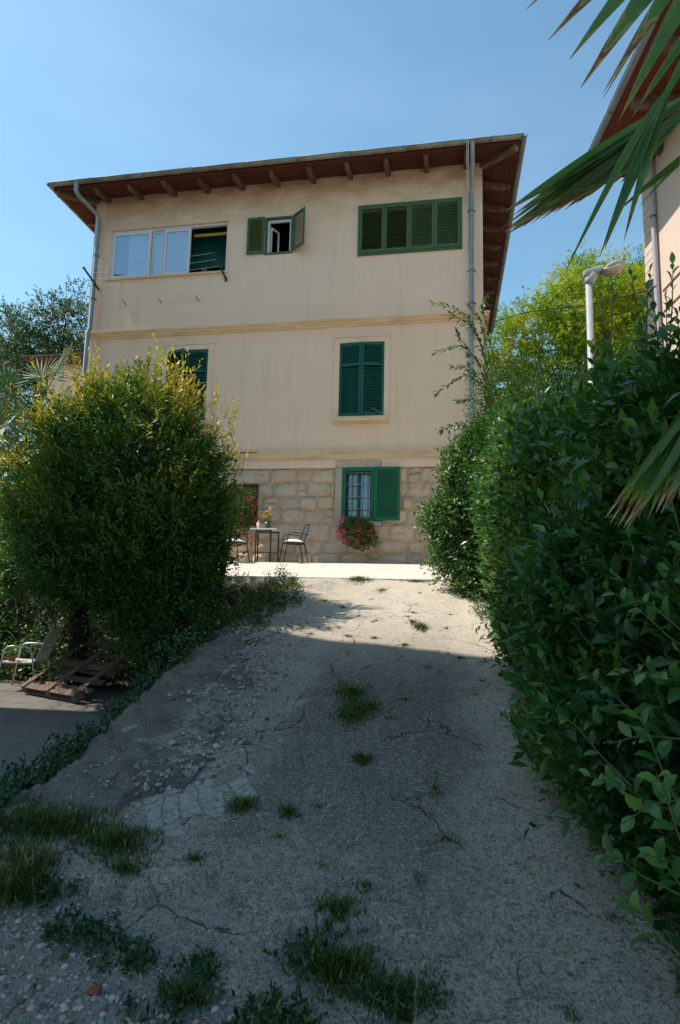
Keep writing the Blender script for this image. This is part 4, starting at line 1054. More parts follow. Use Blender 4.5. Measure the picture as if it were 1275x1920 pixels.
nb_ = thing('neighbour_building', 'low house with a brown tiled roof edge seen behind the shrub on the left', 'house', (-13, 23, 0))
def rot_z(p, c, a): x, y = p[0] - c[0], p[1] - c[1]; return (c[0] + x * math.cos(a) - y * math.sin(a), c[1] + x * math.sin(a) + y * math.cos(a), p[2])
b = MB(); b.box(-15.3, -11.0, 20.6, 26, 1.5, 10.12); b.build('rendered_wall', 'plaster', nb_)
b = MB(); b.box(-16.0, -10.9, 20.0, 27, 10.13, 10.19); b.build('soffit', 'rafter', nb_)
b = MB(); b.add([(-16.1, 19.9, 10.2), (-10.8, 19.9, 10.2), (-10.8, 27, 10.2), (-16.1, 27, 10.2), (-16.1, 19.9, 10.28), (-10.8, 19.9, 10.28), (-10.8, 23.5, 11.2), (-16.1, 23.5, 11.2), (-16.1, 27, 10.28), (-10.8, 27, 10.28)],
   [(0, 3, 2, 1), (0, 1, 5, 4), (4, 5, 6, 7), (7, 6, 9, 8), (0, 4, 7, 8, 3), (1, 2, 9, 6, 5), (3, 8, 9, 2)]); b.build('roof', 'rafter', nb_)
for i in range(6):
    b = MB(); b.box(-15.6 + i * .8, -15.5 + i * .8, 20.02, 20.6, 10.02, 10.129); b.build('rafter', 'rafter', nb_)

# ================================================================== FURNITURE ON THE TERRACE
ty = 13.2
tz = terz(ty)
tb_ = thing('garden_table', 'small white topped metal table against the stone wall', 'table', (-4.03, ty, tz))
b = MB(); b.box(-4.33, -3.73, ty - .24, ty + .24, tz + .705, tz + .735, .008); b.build('tabletop', 'marble', tb_)
for x in (-4.27, -3.79):
    for y in (ty - .19, ty + .19):
        b = MB(); xx = x + (.07 if y < ty and x < -4 else -.07 if y < ty else 0); b.box(xx - .013, xx + .013, y - .013, y + .013, terz(y) - .004, tz + .704); b.build('leg', 'chairmetal', tb_)
b = MB(); b.bar((-4.27, ty + .19, tz + .22), (-3.79, ty + .19, tz + .22), .014, .014); b.bar((-4.27, ty + .19, tz + .68), (-3.79, ty + .19, tz + .68), .02, .03); b.bar((-4.2, ty - .19, tz + .68), (-3.86, ty - .19, tz + .68), .02, .03); b.build('stretcher', 'chairmetal', tb_)
def metal_chair(x, y, rot, label, mirror=1):
    """faces local -x"""
    t = thing('metal_chair', label, 'chair', (x, y, terz(y) + .0), rot, 'metal garden chairs at the white table')
    def L(b, n, m_, sm=False): return b.local(n, m_, t, smooth=sm)
    for s in (-1, 1):
        b = MB(); b.tube([(-.20, .21 * s, .42), (-.27, .24 * s, .0 - .01)], .012, 8); L(b, 'leg', 'chairmetal')
        b = MB(); b.tube([(.19, .19 * s, .42), (.27, .22 * s, .0 + .01)], .012, 8); L(b, 'leg', 'chairmetal')
        b = MB(); b.tube([(.26, .20 * s, .60), (.10, .26 * s, .635), (-.10, .265 * s, .64), (-.17, .255 * s, .615), (-.20, .235 * s, .52), (-.205, .215 * s, .42)], .011, 8); L(b, 'armrest', 'chairmetal', True)
    b = MB(); b.tube([(-.22, -.2, .42), (-.22, .2, .42), (.2, .19, .41), (.2, -.19, .41), (-.22, -.2, .42)], .012, 8); b.box(-.21, .19, -.19, .19, .415, .425); L(b, 'seat', 'chairmetal')
    # curved mesh back
    n = 9; mrows = 7; V = []; F = []
    for j in range(mrows):
        v = j / (mrows - 1); hw = .20 * math.sqrt(max(0, 1 - max(0, (v - .55) / .46) ** 2)) + .01
        for i in range(n):
            u = i / (n - 1) * 2 - 1; V.append((.20 + .13 * v + .02 - .05 * u * u * 1.0, u * hw, .43 + .43 * v))
    F = [(j * n + i, j * n + i + 1, (j + 1) * n + i + 1, (j + 1) * n + i) for j in range(mrows - 1) for i in range(n - 1)]
    b = MB(); b.add(V, F); b.add([(v[0] + .006, v[1], v[2]) for v in V], [f_[::-1] for f_ in F]); L(b, 'backrest', 'alu', True)
    rim = [V[j * n] for j in range(mrows)] + [V[(mrows - 1) * n + i] for i in range(1, n - 1)] + [V[j * n + n - 1] for j in range(mrows - 1, -1, -1)]
    b = MB(); b.tube(rim, .011, 8); L(b, 'back_frame', 'chairmetal')
    b = MB()
    st = []; N = 11
    for j in range(N):
        for i in range(N):
            u, v = i / (N - 1) * 2 - 1, j / (N - 1) * 2 - 1; th_ = .075 * (1 - abs(u) ** 3) * (1 - abs(v) ** 3)
            st.append((u * .205 - .01, v * .195, .442 + th_))
    F = [(j * N + i, j * N + i + 1, (j + 1) * N + i + 1, (j + 1) * N + i) for j in range(N - 1) for i in range(N - 1)]
    b.add(st, F); b.add([(p_[0], p_[1], .4475 - (p_[2] - .442) * .35) for p_ in st], [f_[::-1] for f_ in F])
    # cushion is a loose thing of its own
    c = bpy.data.objects.new('seat_cushion', b.mesh('seat_cushion', 'cushion', smooth=True)); COL.objects.link(c); c.location = t.location; c.rotation_euler = (0, 0, rot)
    return t, c
t, c = metal_chair(-3.36, 13.12, math.radians(28), 'grey metal armchair facing left beside the white table'); tag(c, 'white cushion on the chair to the right of the table', 'cushion', 'white seat cushions')
t, c = metal_chair(-4.68, 12.95, math.radians(168), 'metal armchair left of the table, half hidden by the shrub'); tag(c, 'white cushion on the chair half hidden by the shrub', 'cushion', 'white seat cushions')
top = tz + .736
cup = thing('candle_cup', 'white cup with a candle stub on the small table', 'cup', (-4.19, 13.14, top))
b = MB(); b.lathe((-4.19, 13.14, top), [(.032, 0), (.036, .004), (.048, .135), (.044, .135), (.034, .012)], 16); b.build('cup_body', 'cup', cup, smooth=True)
b = MB(); b.tube([(-4.19, 13.14, top + .012), (-4.20, 13.14, top + .19)], [.017, .013], 10); b.build('candle', 'cup', cup)
vs_ = thing('flower_vase', 'glass vase holding yellow sunflowers on the small table', 'vase', (-3.99, 13.16, top))
b = MB(); b.lathe((-3.99, 13.16, top), [(.05, 0), (.055, .01), (.058, .16), (.052, .16), (.048, .014)], 18); b.build('vase_body', 'vase', vs_, smooth=True)
for k_, (dx, dy, h_) in enumerate([(-.19, 0, .37), (-.065, -.05, .30), (-.02, -.06, .345), (.03, .03, .47), (.01, -.02, .31), (.05, .0, .30)]):
    fl = thing('sunflower', ['sunflower leaning out on the left of the vase', 'low sunflower half turned at the front of the vase', 'open sunflower with a dark centre facing the camera', 'tallest sunflower of the vase', 'small sunflower tucked behind the front one', 'small sunflower at the right of the bunch'][k_], 'sunflower', (-3.99, 13.16, top + .02), group='sunflowers in the glass vase')
    hp = Vector((-3.99 + dx, 13.16 + dy, top + h_)); b = MB(); b.tube([(-3.99 + dx * .1, 13.16, top + .02), (-3.99 + dx * .45, 13.16 + dy * .5, top + h_ * .6), hp], .005, 5); b.build('stem', 'stem', fl)
    nd = Vector((random.uniform(-.5, .5), -1, random.uniform(0, .5))).normalized(); a1 = nd.cross(Vector((0, 0, 1))).normalized(); a2 = nd.cross(a1)
    b = MB(); R_ = .042
    for q in range(14):
        t = q / 14 * 6.283; dd = a1 * math.cos(t) + a2 * math.sin(t); ss = a1 * -math.sin(t) + a2 * math.cos(t)
        b.add([hp + dd * .014, hp + dd * .03 + ss * .011 + nd * .004, hp + dd * R_ * random.uniform(.9, 1.15) + nd * .002, hp + dd * .03 - ss * .011 + nd * .004], [(0, 1, 2, 3)])
    b.build('petals', 'sunpetal', fl)
    b = MB(); b.tube([hp - nd * .004, hp + nd * .010], [.017, .014], 9); b.build('disc', 'sundisc', fl)
P = np.array([-3.99, 13.16, top + .2]) + rng.normal(size=(60, 3)) * np.array([.07, .05, .09])
foliage('leaf_sprays', [leaves(P, rdir(60) + [0, 0, .6], rdir(60), rng.uniform(.04, .08, 60), np.full(60, .02), rng.random(60))], 'geranium', vs_)
P = np.array([-3.99, 13.16, top + .31]) + rng.normal(size=(26, 3)) * np.array([.08, .04, .07])
b = MB()
for p_ in P: d_ = rdir(1)[0]; b.lathe(p_, [(.004, -.005), (.011, 0), (.004, .006)], 6)
b.build('white_blossoms', 'flowerwhite', vs_)

# hanging geraniums
def geranium(name, label, c, r, n, seed, cat='geranium', basket=True, skew=(0, 0)):
    g_ = thing(name, label, cat, c, group='red and pink trailing geraniums')
    bl = [(c, r)]; P, N = blob_pts(bl, n, inner=.5, seed=seed, amp=.25)
    P[:, 0] += (c[2] - P[:, 2]) * skew[0]
    k_ = P[:, 1] < 13.70; P, N = P[k_], N[k_]; m_ = len(P)
    foliage('foliage', [leaves(P, N + rdir(m_) * .8, N + rdir(m_) * .5, rng.uniform(.035, .06, m_), rng.uniform(.035, .055, m_), rng.random(m_), 'small')], 'geranium', g_)
    # blooms: every head a small ball of petals
    Q, NQ = blob_pts([(c, (r[0] * 1.08, r[1] * 1.1, r[2] * 1.05))], n // 9, seed=seed + 5, amp=.28)
    Q[:, 0] += (c[2] - Q[:, 2]) * skew[0]
    zt = (Q[:, 2] - c[2]) / r[2]; k_ = (rng.random(len(Q)) < np.clip(.9 - .75 * zt, .12, 1) * (1 - .35 * (zt < -.9))) & (Q[:, 1] < 13.66)
    if skew[1]: k_ &= rng.random(len(Q)) < np.clip(.75 - skew[1] * (Q[:, 0] - c[0]) / r[0], .08, 1)
    Q = Q[k_][:110]; heads = 0
    cl = np.clip(rng.random(len(Q)) * .55 + .45 * (vnoise(Q * 3.3, 9) > .1), 0, 1)
    for q, tone in zip(Q, cl):
        pp = q + rng.normal(size=(9, 3)) * .012; dd = nrm(pp - q + [0, -.012, .004])
        V, F, R = leaves(pp, dd, rdir(9), rng.uniform(.022, .034, 9), rng.uniform(.020, .030, 9), np.clip(tone + rng.normal(size=9) * .06, 0, 1), 'quad')
        me = np_mesh('flower_head', V, F, 'petal', {'rnd': R}, off=np.array(wloc(g_))); link('flower_head', me, g_)
    return g_
g1 = geranium('hanging_geranium', 'pink and red geraniums hanging in front of the dark window beside the shrub', (-4.80, 13.42, 3.38), (.46, .26, .66), 1500, 3)
b = MB(); b.lathe((-4.80, 13.45, 3.48), [(.10, -.10), (.17, -.06), (.20, .06), (.19, .06), (.15, -.05)], 16); b.build('basket', 'terracotta', g1)
g2 = geranium('window_box_geranium', 'red and pink geraniums spilling from the box under the green shuttered window', (-1.98, 13.45, 2.93), (.43, .22, .40), 1900, 13, skew=(.28, .55))
b = MB(); b.box(-2.36, -1.66, 13.50, 13.70, 3.02, 3.17, .012); b.build('planter_box', 'terracotta', g2)

# ================================================================== YARD ON THE LEFT: CHAIR, PALLET, POTS
ch = thing('garden_chair', 'white slatted metal armchair with a plant on its seat, cut off by the left edge', 'chair', (-6.55, 8.85, .01), math.radians(12))
for s in (-1, 1):
    b = MB(); y = s * .27
    b.tube([(-.30, y * 1.08, .0), (-.22, y, .45), (-.20, y, .60), (-.15, y, .655), (-.05, y, .67), (.12, y, .665), (.20, y, .62), (.235, y, .5), (.33, y * 1.08, .0)], .0135, 8); b.local('leg_frame', 'alu', ch, smooth=True)
for k_ in range(8):
    x = -.24 + k_ * .062; b = MB(); b.box(x, x + .048, -.24, .24, .418 - .012 * math.sin(k_ / 7 * 3.14), .432 - .012 * math.sin(k_ / 7 * 3.14), .004); b.local('slat', 'whiteplastic', ch)
b = MB(); b.bar((-.25, -.255, .41), (.24, -.255, .41), .022, .022); b.bar((-.25, .255, .41), (.24, .255, .41), .022, .022); b.bar((-.25, -.25, .40), (-.25, .25, .40), .02, .02); b.bar((.24, -.25, .40), (.24, .25, .40), .02, .02); b.local('seat_frame', 'alu', ch)
cv = [(.24, .42), (.29, .52), (.345, .66), (.40, .80), (.47, .93)]
for y in np.linspace(-.2, .2, 6):
    b = MB()
    for (x0, z0), (x1, z1) in zip(cv[:-1], cv[1:]): b.bar((x0, y, z0), (x1, y, z1), .012, .062, up=(0, 1, 0))
    b.local('back_slat', 'whiteplastic', ch)
b = MB(); b.bar((.465, -.24, .925), (.465, .24, .925), .03, .03, bev=.006); b.local('back_rail', 'whiteplastic', ch)
b = MB(); b.bar((.33, -.24, .62), (.33, .24, .62), .02, .03); b.local('back_rail', 'whiteplastic', ch)

pl = thing('pallet', 'weathered wooden pallet lying tilted against the shrub roots', 'pallet', (-6.2, 8.42, .02))
pu = Vector((.92, -.39, 0)).normalized(); pv = Vector((.27, .86, .50)).normalized(); pv = (pv - pu * pv.dot(pu)).normalized(); pn = pu.cross(pv)
pl.rotation_euler = Matrix((pu, pv, pn)).transposed().to_euler()
PW, PL = 1.30, 1.30
def pb(name, x0, x1, y0, y1, z0, z1): b = MB(); b.box(x0, x1, y0, y1, z0, z1, .005); return b.local(name, 'pallet', pl)
for k_ in range(7): y0 = k_ * (PL - .1) / 6; pb('deck_board', -.01, PW + .01, y0, y0 + .1 + (.03 if k_ % 3 == 0 else 0), 0, .02)
for x0 in (0, PW / 2 - .05, PW - .1):
    for y0 in (.0, PL / 2 - .06, PL - .12): pb('block', x0, x0 + .1, y0, y0 + .12, .021, .095)
for y0 in (.0, PL / 2 - .06, PL - .12): pb('cross_board', -.005, PW + .005, y0, y0 + .115, .096, .114)
for x0 in (-.004, PW / 2 - .052, PW - .098): pb('runner_board', x0, x0 + .102, -.01, PL + .01, .115, .135)
b = MB(); b.bar(at(205, 1197, 9.9), at(300, 1212, 9.4), .12, .03, bev=.006); tag(b.build('loose_plank', 'pallet'), 'loose dark plank lying behind the far end of the pallet', 'plank')

def pot(name, label, x, y, z, r, h, nleaf, L, wd, mat='weed', seed=1):
    t = thing(name, label, 'potted plant', (x, y, z))
    b = MB(); b.lathe((x, y, z), [(r * .7, 0), (r, h * .85), (r * 1.1, h * .85), (r * 1.1, h), (r * .95, h), (r * .9, h * .8)], 18); b.build('pot', 'terracotta', t, smooth=False)
    V = []; F = []; R = []; r_ = np.random.default_rng(seed)
    for i in range(nleaf):
        a_ = r_.uniform(0, 6.28); el = r_.uniform(.5, 1.4); l = L * r_.uniform(.6, 1.1); c = np.array([math.cos(a_), math.sin(a_), 0]); s_ = np.array([-math.sin(a_), math.cos(a_), 0]); q0 = len(V); rv = r_.random()
        for k_ in range(7):
            t_ = k_ / 6; rad = l * t_ * math.cos(el) * (1 + .3 * t_); zz = l * (t_ * math.sin(el) - .75 * t_ ** 2.4 * (1.35 - el * .6)); w_ = wd * (1 - t_ ** 2.5) * (.6 + .8 * t_ * (1 - t_) * 2)
            p_ = np.array([x, y, z + h]) + c * rad + np.array([0, 0, zz])
            V += [p_ - s_ * w_, p_ + s_ * w_]; R += [rv, rv]
        F += [(q0 + 2 * k_, q0 + 2 * k_ + 1, q0 + 2 * k_ + 3, q0 + 2 * k_ + 2) for k_ in range(6)]
    o = link('leaves', np_mesh('leaves', np.array(V), np.array(F), mat, {'rnd': R}, off=np.array(wloc(t))), t)
    return t
pot('potted_plant', 'strap leaved plant in a terracotta pot behind the white chair', -7.35, 9.7, .02, .17, .34, 46, .75, .02, 'glossy', 3)
pot('seat_plant', 'small arching plant standing on the seat of the white chair', -6.68, 8.72, .44, .07, .09, 26, .30, .012, 'glossy', 8)
pot('spiky_plant', 'tall strap leaved plant at the left edge behind the chair', -8.1, 10.0, .05, .2, .5, 50, 1.0, .028, 'glossy', 5)
# low wall of fieldstones behind the yard
rk = thing('low_wall', 'low wall of rough fieldstones behind the white chair', 'wall', (-6.8, 10.1, 0))
rs2 = random.Random(8)
for r_ in range(3):
    x = -9.6
    while x < -4.4:
        w = rs2.uniform(.2, .42); me = stone_mesh(w, .20, rs2.randrange(999)); o = link('stone', me, rk, (x + w / 2, 10.18 - r_ * .0 + rs2.uniform(-.03, .03), .11 + r_ * .19)); x += w + .01
b = MB(); b.box(-9.7, -4.3, 10.22, 10.6, -.1, .60); b.build('wall_core', 'mortar', rk)

# ================================================================== VEGETATION
# ---- the big clipped shrub on the left
bushB = [((-4.45, 8.3, 3.15), (1.05, 1.0, 1.4)), ((-6.1, 8.7, 1.9), (.8, .6, .6)), ((-6.6, 8.9, 2.9), (.55, .5, .5)), ((-5.2, 8.1, 1.8), (.7, .5, .5)), ((-5.35, 8.6, 3.0), (1.15, 1.0, 1.35)), ((-4.15, 8.5, 2.55), (.60, .75, 1.25)), ((-3.9, 8.5, 2.95), (.5, .5, .75)), ((-5.9, 8.8, 3.5), (.55, .5, .5)), ((-4.9, 8.0, 3.0), (.7, .5, .7)), ((-3.75, 8.5, 3.3), (.42, .45, .5)),
         ((-5.3, 8.8, 3.9), (.75, .7, .72)), ((-4.6, 8.0, 2.2), (1.0, .8, .95)), ((-4.05, 8.05, 1.75), (.62, .62, .75)), ((-3.95, 7.9, 1.3), (.55, .5, .45)), ((-3.6, 8.0, 1.1), (.45, .5, .45)), ((-4.35, 8.0, 1.55), (.8, .6, .6)), ((-5.95, 8.9, 2.4), (.8, .8, .9)), ((-4.75, 8.6, 4.05), (.55, .5, .42)), ((-3.68, 8.4, 2.1), (.36, .5, .6)), ((-3.75, 8.4, 2.7), (.42, .5, .6))]
shrub = thing('large_shrub', 'large dense evergreen shrub with yellowing tips left of the driveway', 'shrub', (-4.6, 8.6, .1))
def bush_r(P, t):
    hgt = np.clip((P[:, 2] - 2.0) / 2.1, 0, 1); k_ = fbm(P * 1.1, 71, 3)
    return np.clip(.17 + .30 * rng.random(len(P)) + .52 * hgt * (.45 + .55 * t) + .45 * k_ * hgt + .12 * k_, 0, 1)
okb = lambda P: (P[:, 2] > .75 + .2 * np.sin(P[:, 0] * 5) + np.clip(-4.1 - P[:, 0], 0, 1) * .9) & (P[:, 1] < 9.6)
P, N = blob_pts(bushB, 6000, seed=7, amp=.48, fr=2.9, fn=okb)
D = N + np.array([0, 0, .75]) + rng.normal(size=P.shape) * .35
kk = fbm(P * 1.9, 77, 2); sel = kk > -.55 + .5 * rng.random(len(P)) * .6; P, D, kk = P[sel], D[sel], kk[sel]
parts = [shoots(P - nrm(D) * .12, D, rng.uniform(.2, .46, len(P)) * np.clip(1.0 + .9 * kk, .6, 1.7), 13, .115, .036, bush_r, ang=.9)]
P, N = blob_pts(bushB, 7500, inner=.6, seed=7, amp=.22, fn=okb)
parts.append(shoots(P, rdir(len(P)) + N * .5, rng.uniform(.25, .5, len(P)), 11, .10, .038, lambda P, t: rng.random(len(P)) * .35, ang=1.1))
# tall leaders at the top
tips = [(280, 655, 8.2), (262, 690, 8.2), (222, 682, 8.2), (205, 700, 8.3), (172, 665, 8.5), (183, 655, 8.6), (150, 670, 8.6), (128, 672, 8.7), (300, 700, 8.2), (435, 742, 8.5), (427, 765, 8.5), (405, 725, 8.5), (385, 735, 8.5), (340, 708, 8.4), (350, 720, 8.4), (318, 712, 8.4), (440, 832, 8.5), (443, 850, 8.4), (60, 720, 8.5), (30, 735, 8.5), (438, 905, 8.4), (445, 930, 8.3), (95, 690, 8.6)]
TP = np.array([at(*q) for q in tips]); 
for rep in range(3):
    base = TP + rng.normal(size=TP.shape) * .06 * rep; DD = np.array([0, 0, 1.]) + rng.normal(size=TP.shape) * .18 + (TP - np.array([-4.5, 8.5, 3])) * .12
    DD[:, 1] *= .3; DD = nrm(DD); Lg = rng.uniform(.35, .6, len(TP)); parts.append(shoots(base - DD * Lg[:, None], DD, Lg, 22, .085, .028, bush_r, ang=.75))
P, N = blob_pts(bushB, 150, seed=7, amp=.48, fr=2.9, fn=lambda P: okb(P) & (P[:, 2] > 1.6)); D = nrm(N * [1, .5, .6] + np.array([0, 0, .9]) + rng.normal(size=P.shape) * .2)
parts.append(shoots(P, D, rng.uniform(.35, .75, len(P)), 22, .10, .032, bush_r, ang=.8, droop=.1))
foliage('crown', parts, 'bush', shrub)
for i in range(9):
    a_ = i * 2.4; x, y = -3.95 + .3 * math.cos(a_), 8.85 + .25 * math.sin(a_)
    b = MB(); pts = [(x, y, .0)]; tx, ty_ = x - .5 + math.cos(a_) * .9, y + math.sin(a_) * .5
    for k_ in range(1, 6): s_ = k_ / 5; pts.append((x + (tx - x) * s_ + random.uniform(-.05, .05), y + (ty_ - y) * s_, s_ * 2.9))
    b.tube(pts, [.06, .055, .045, .035, .025, .012], 7); b.build('stem', 'bark', shrub)

# ---- fan palm behind the shrub
def fan_leaf(name, hub, tips, widths, parent, seed=0, fold=.35, seg=10, sag=.0, t0=.62, tp=1.6):
    """palmate leaf: each leaflet a pleated strip from the hub to its tip"""
    r = np.random.default_rng(seed); hub = Vector(hub); leaf = bpy.data.objects.new(name, None); COL.objects.link(leaf); leaf.parent = parent; leaf.location = hub - wloc(parent); WL[leaf.name] = hub
    cen = sum((Vector(t) for t in tips), Vector()) / len(tips)
    for i, t in enumerate(tips):
        t = Vector(t); d = t - hub; L = d.length; dn = d.normalized()
        a_ = Vector(tips[max(0, i - 1)]) - Vector(tips[min(len(tips) - 1, i + 1)]); side = (a_ - dn * a_.dot(dn)).normalized(); up = side.cross(dn)
        w = widths[i] if isinstance(widths, (list, tuple)) else widths; V = []; tip = []; ed = []
        for k_ in range(seg + 1):
            s = k_ / seg; ww = w * .5 * min(1, .15 + s * 1.9) * (1 - max(0, (s - t0) / (1 - t0)) ** tp) + .0006
            c = hub + d * s + Vector((0, 0, 1)) * (sag * L * (s - s * s) * 4)
            c += up * (.012 * math.sin(s * 5 + i))
            V += [c + side * ww + up * ww * fold, c - up * ww * fold * .6, c - side * ww + up * ww * fold]; tip += [s] * 3; ed += [1, .2, 1]
        F = []
        for k_ in range(seg): q = k_ * 3; F += [(q, q + 1, q + 4, q + 3), (q + 1, q + 2, q + 5, q + 4)]
        me = np_mesh('leaflet', np.array([list(v) for v in V]), np.array(F), 'palm', {'tip': np.array(tip) * r.uniform(.9, 1.06), 'rnd': np.full(len(V), r.random()), 'edge': ed}, off=np.array(hub), smooth=False)
        o = bpy.data.objects.new('leaflet', me); COL.objects.link(o); o.parent = leaf
    return leaf
def radial_tips(hub, axis_, n, spread, L, nrm_=None, droop=.25, seed=0):
    r = random.Random(seed); hub = Vector(hub); ax = Vector(axis_).normalized(); nn = Vector(nrm_ or (0, 0, 1)); sd = ax.cross(nn).normalized(); out = []
    for i in range(n):
        t = (i / (n - 1) * 2 - 1) * spread; d = ax * math.cos(t) + sd * math.sin(t); l = L * (1 - .18 * abs(t) / spread) * r.uniform(.93, 1.05); out.append(hub + d * l - Vector((0, 0, droop * l * r.uniform(.7, 1.3))))
    return out
palmL = thing('fan_palm', 'fan palm with a shaggy trunk behind the shrub at the left edge', 'palm tree', (-6.25, 9.5, 0))
b = MB(); b.tube([(-5.95, 9.35, -.05), (-6.0, 9.38, 1.0), (-6.1, 9.45, 2.2), tuple(at(70, 775, 9.4))], [.16, .15, .15, .13], 12); b.build('trunk', 'palmbark', palmL)
n = 900; zz = rng.uniform(.05, 3.6, n); th = rng.uniform(0, 6.28, n); cx = np.interp(zz, [0, 1, 2.2, 3.6], [-5.95, -6.0, -6.1, -6.2]); cy = np.interp(zz, [0, 3.6], [9.35, 9.5])
P = np.stack([cx + .14 * np.cos(th), cy + .14 * np.sin(th), zz], 1); D = np.stack([np.cos(th), np.sin(th), rng.uniform(.2, 1.6, n)], 1)
o = foliage('trunk_fibre', [leaves(P, D, rdir(n), rng.uniform(.05, .16, n), np.full(n, .012), rng.random(n), 'quad')], 'palmbark', palmL)
crown = at(70, 775, 9.4)
for i, (ax, L) in enumerate([((-.55, -.25, .55), .95), ((-.9, -.3, .15), .95), ((-.8, -.55, -.35), .9), ((.5, -.2, .8), .9), ((-.2, .3, 1), .9), ((-.95, .2, -.2), .9), ((.8, -.4, .3), .8), ((-.5, -.6, .35), .95), ((-.6, -.6, -.6), .85)]):
    d = Vector(ax).normalized(); hub = crown + d * random.uniform(.65, .85)
    b = MB(); b.tube([crown, crown + d * .4 + Vector((0, 0, .05)), hub], [.016, .011, .008], 6); b.build('petiole', 'stem', palmL)
    fan_leaf('fan_leaf', hub, radial_tips(hub, d + Vector((0, 0, -.1)), 22, 1.75, .72 * L, nrm_=(-.35 * d.x + random.uniform(-.2, .2), -.8, .75), droop=.12, seed=i), .034, palmL, seed=i, seg=6)

# ---- foreground palm on the right: only its fans reach into the picture
palmR = thing('foreground_palm', 'fan palm leaning in from the right with long pleated leaves and burnt tips', 'palm tree', (1.75, 2.4, 0))
b = MB(); b.tube([(1.75, 2.4, 0), (1.72, 2.4, 1.2), (1.7, 2.35, 2.6)], [.17, .15, .13], 12); b.build('trunk', 'palmbark', palmR)
def T(L, Y, dY=0): return [at(x, y, Y + dY * i / len(L)) for i, (x, y) in enumerate(L)]
hubA = at(1335, 150, 2.35)
tA = T([(948, 396), (962, 405), (936, 426), (940, 431), (944, 436), (952, 441), (964, 434), (978, 430), (992, 420), (1010, 412), (1036, 401), (1060, 393), (1084, 382), (1106, 368), (1130, 360), (1160, 345)], 2.1, .25)
lfA = fan_leaf('fan_leaf', hubA, tA, .042, palmR, 11, fold=.5, seg=14)
tA2 = T([(1063, 500), (1124, 482), (1133, 470), (1168, 458)], 2.0)
fan_leaf('fan_leaf', at(1262, 150, 2.1), tA2, [.028, .034, .048, .034], palmR, 12, fold=.45, seg=14, sag=.03, t0=.45, tp=1.2)
hubB = at(1500, -330, 1.6)
tB = T([(990, 10), (1029, 74), (1064, 116), (1082, 173), (1128, 176), (1134, 182), (1166, 222)], 1.35, .15)
fan_leaf('fan_leaf', hubB, tB, [.046, .056, .062, .068, .054, .016, .06], palmR, 13, fold=.35, seg=18, sag=.05, t0=.55, tp=1.3)
tB2 = T([(1188, 213), (1220, 232), (1265, 330)], 1.7); fan_leaf('fan_leaf', at(1400, -60, 1.8), tB2, [.034, .036, .036], palmR, 16, fold=.4, seg=14, sag=.04, t0=.5, tp=1.2)
fan_leaf('fan_leaf', at(1420, 160, 1.9), T([(1160, 400), (1195, 395), (1260, 310), (1278, 280)], 2.3), [.03, .035, .035, .035], palmR, 17, fold=.3, seg=12)
hubC = at(1365, 640, 1.75)
tC = T([(1143, 972), (1146, 982), (1152, 989), (1161, 990), (1171, 992), (1181, 986), (1190, 981), (1200, 972), (1211, 974), (1222, 962), (1234, 963), (1246, 952), (1260, 948), (1276, 935), (1292, 930)], 1.55, .15)
fan_leaf('fan_leaf', hubC, tC, .032, palmR, 14, fold=.45, seg=14)
for h_, l in ((hubA, 0), (hubB, 0), (hubC, 0)):
    b = MB(); b.tube([(1.7, 2.35, 2.6), (Vector((1.7, 2.35, 2.75)) + h_) / 2 + Vector((0, 0, .1)), h_], [.02, .014, .010], 7); b.build('petiole', 'stem', palmR)

# ---- laurel hedge on the right
def hx(Y): return np.interp(Y, [1, 2, 3, 4, 5.2, 6.6, 9.3, 12], [1.2, 1.1, .95, .84, .80, .78, .80, .80])
def htop(Y): return ramp_z(Y) + np.interp(Y, [1, 2, 3, 4, 5, 7, 9, 11], [2.2, 2.35, 2.45, 2.3, 2.25, 2.45, 2.65, 2.6])
hedge = thing('laurel_hedge', 'tall dense laurel hedge along the right side of the driveway', 'hedge', (1.6, 5.5, .6))
def hedge_pts(n, depth=.0, y0=1.2, y1=10.6, topf=.25):
    Y = rng.uniform(y0, y1, n); top_ = rng.random(n) < topf
    v = rng.uniform(0, 1, n) ** .85; g_ = ramp_z(Y); tz_ = htop(Y)
    Z = g_ + .04 + v * (tz_ - g_)
    bul = .14 * np.sin(np.clip(v, 0, 1) * 3.14) - .16 * np.clip(v - .75, 0, 1) * 4 * .5
    X = hx(Y) - bul + .16 * fbm(np.stack([Y * 1.5, Z * 1.5, Y * 0], 1), 81, 3) + rng.uniform(0, 1, n) * depth
    N = np.stack([-np.ones(n), -.35 * np.ones(n), .25 * np.ones(n)], 1)
    u = rng.uniform(0, 1.7, n); X = np.where(top_, hx(Y) + .08 + u, X); Z = np.where(top_, tz_ - .1 + .34 * fbm(np.stack([X, Y, Y * 0], 1) * 1.3, 82, 3) - rng.uniform(0, 1, n) * depth, Z)
    N[top_] = (-.1, -.2, 1)
    return np.stack([X, Y, Z], 1), nrm(N)
rl = lambda P, t: np.clip(.10 + .5 * rng.random(len(P)) + .25 * t * rng.random(len(P)) + .36 * fbm(P * 1.3, 91, 3) + .04, 0, 1)
parts = []
P, N = hedge_pts(4300, y0=2.7); D = N * .8 + np.array([0, -.25, .85]) + rng.normal(size=P.shape) * .35
P = P + rng.normal(size=P.shape) * [.06, 0, 0]; parts.append(shoots(P - nrm(D) * .16, D, rng.uniform(.24, .5, len(P)), 10, .125, .056, rl, ang=1.1, tpl='small'))
P, N = hedge_pts(3400, depth=.7, y0=2.0); parts.append(shoots(P + [.06, 0, -.03], rdir(len(P)) + N * .4 + [0, 0, .4], rng.uniform(.3, .5, len(P)), 10, .12, .055, lambda P, t: rng.random(len(P)) * .35, ang=1.2))
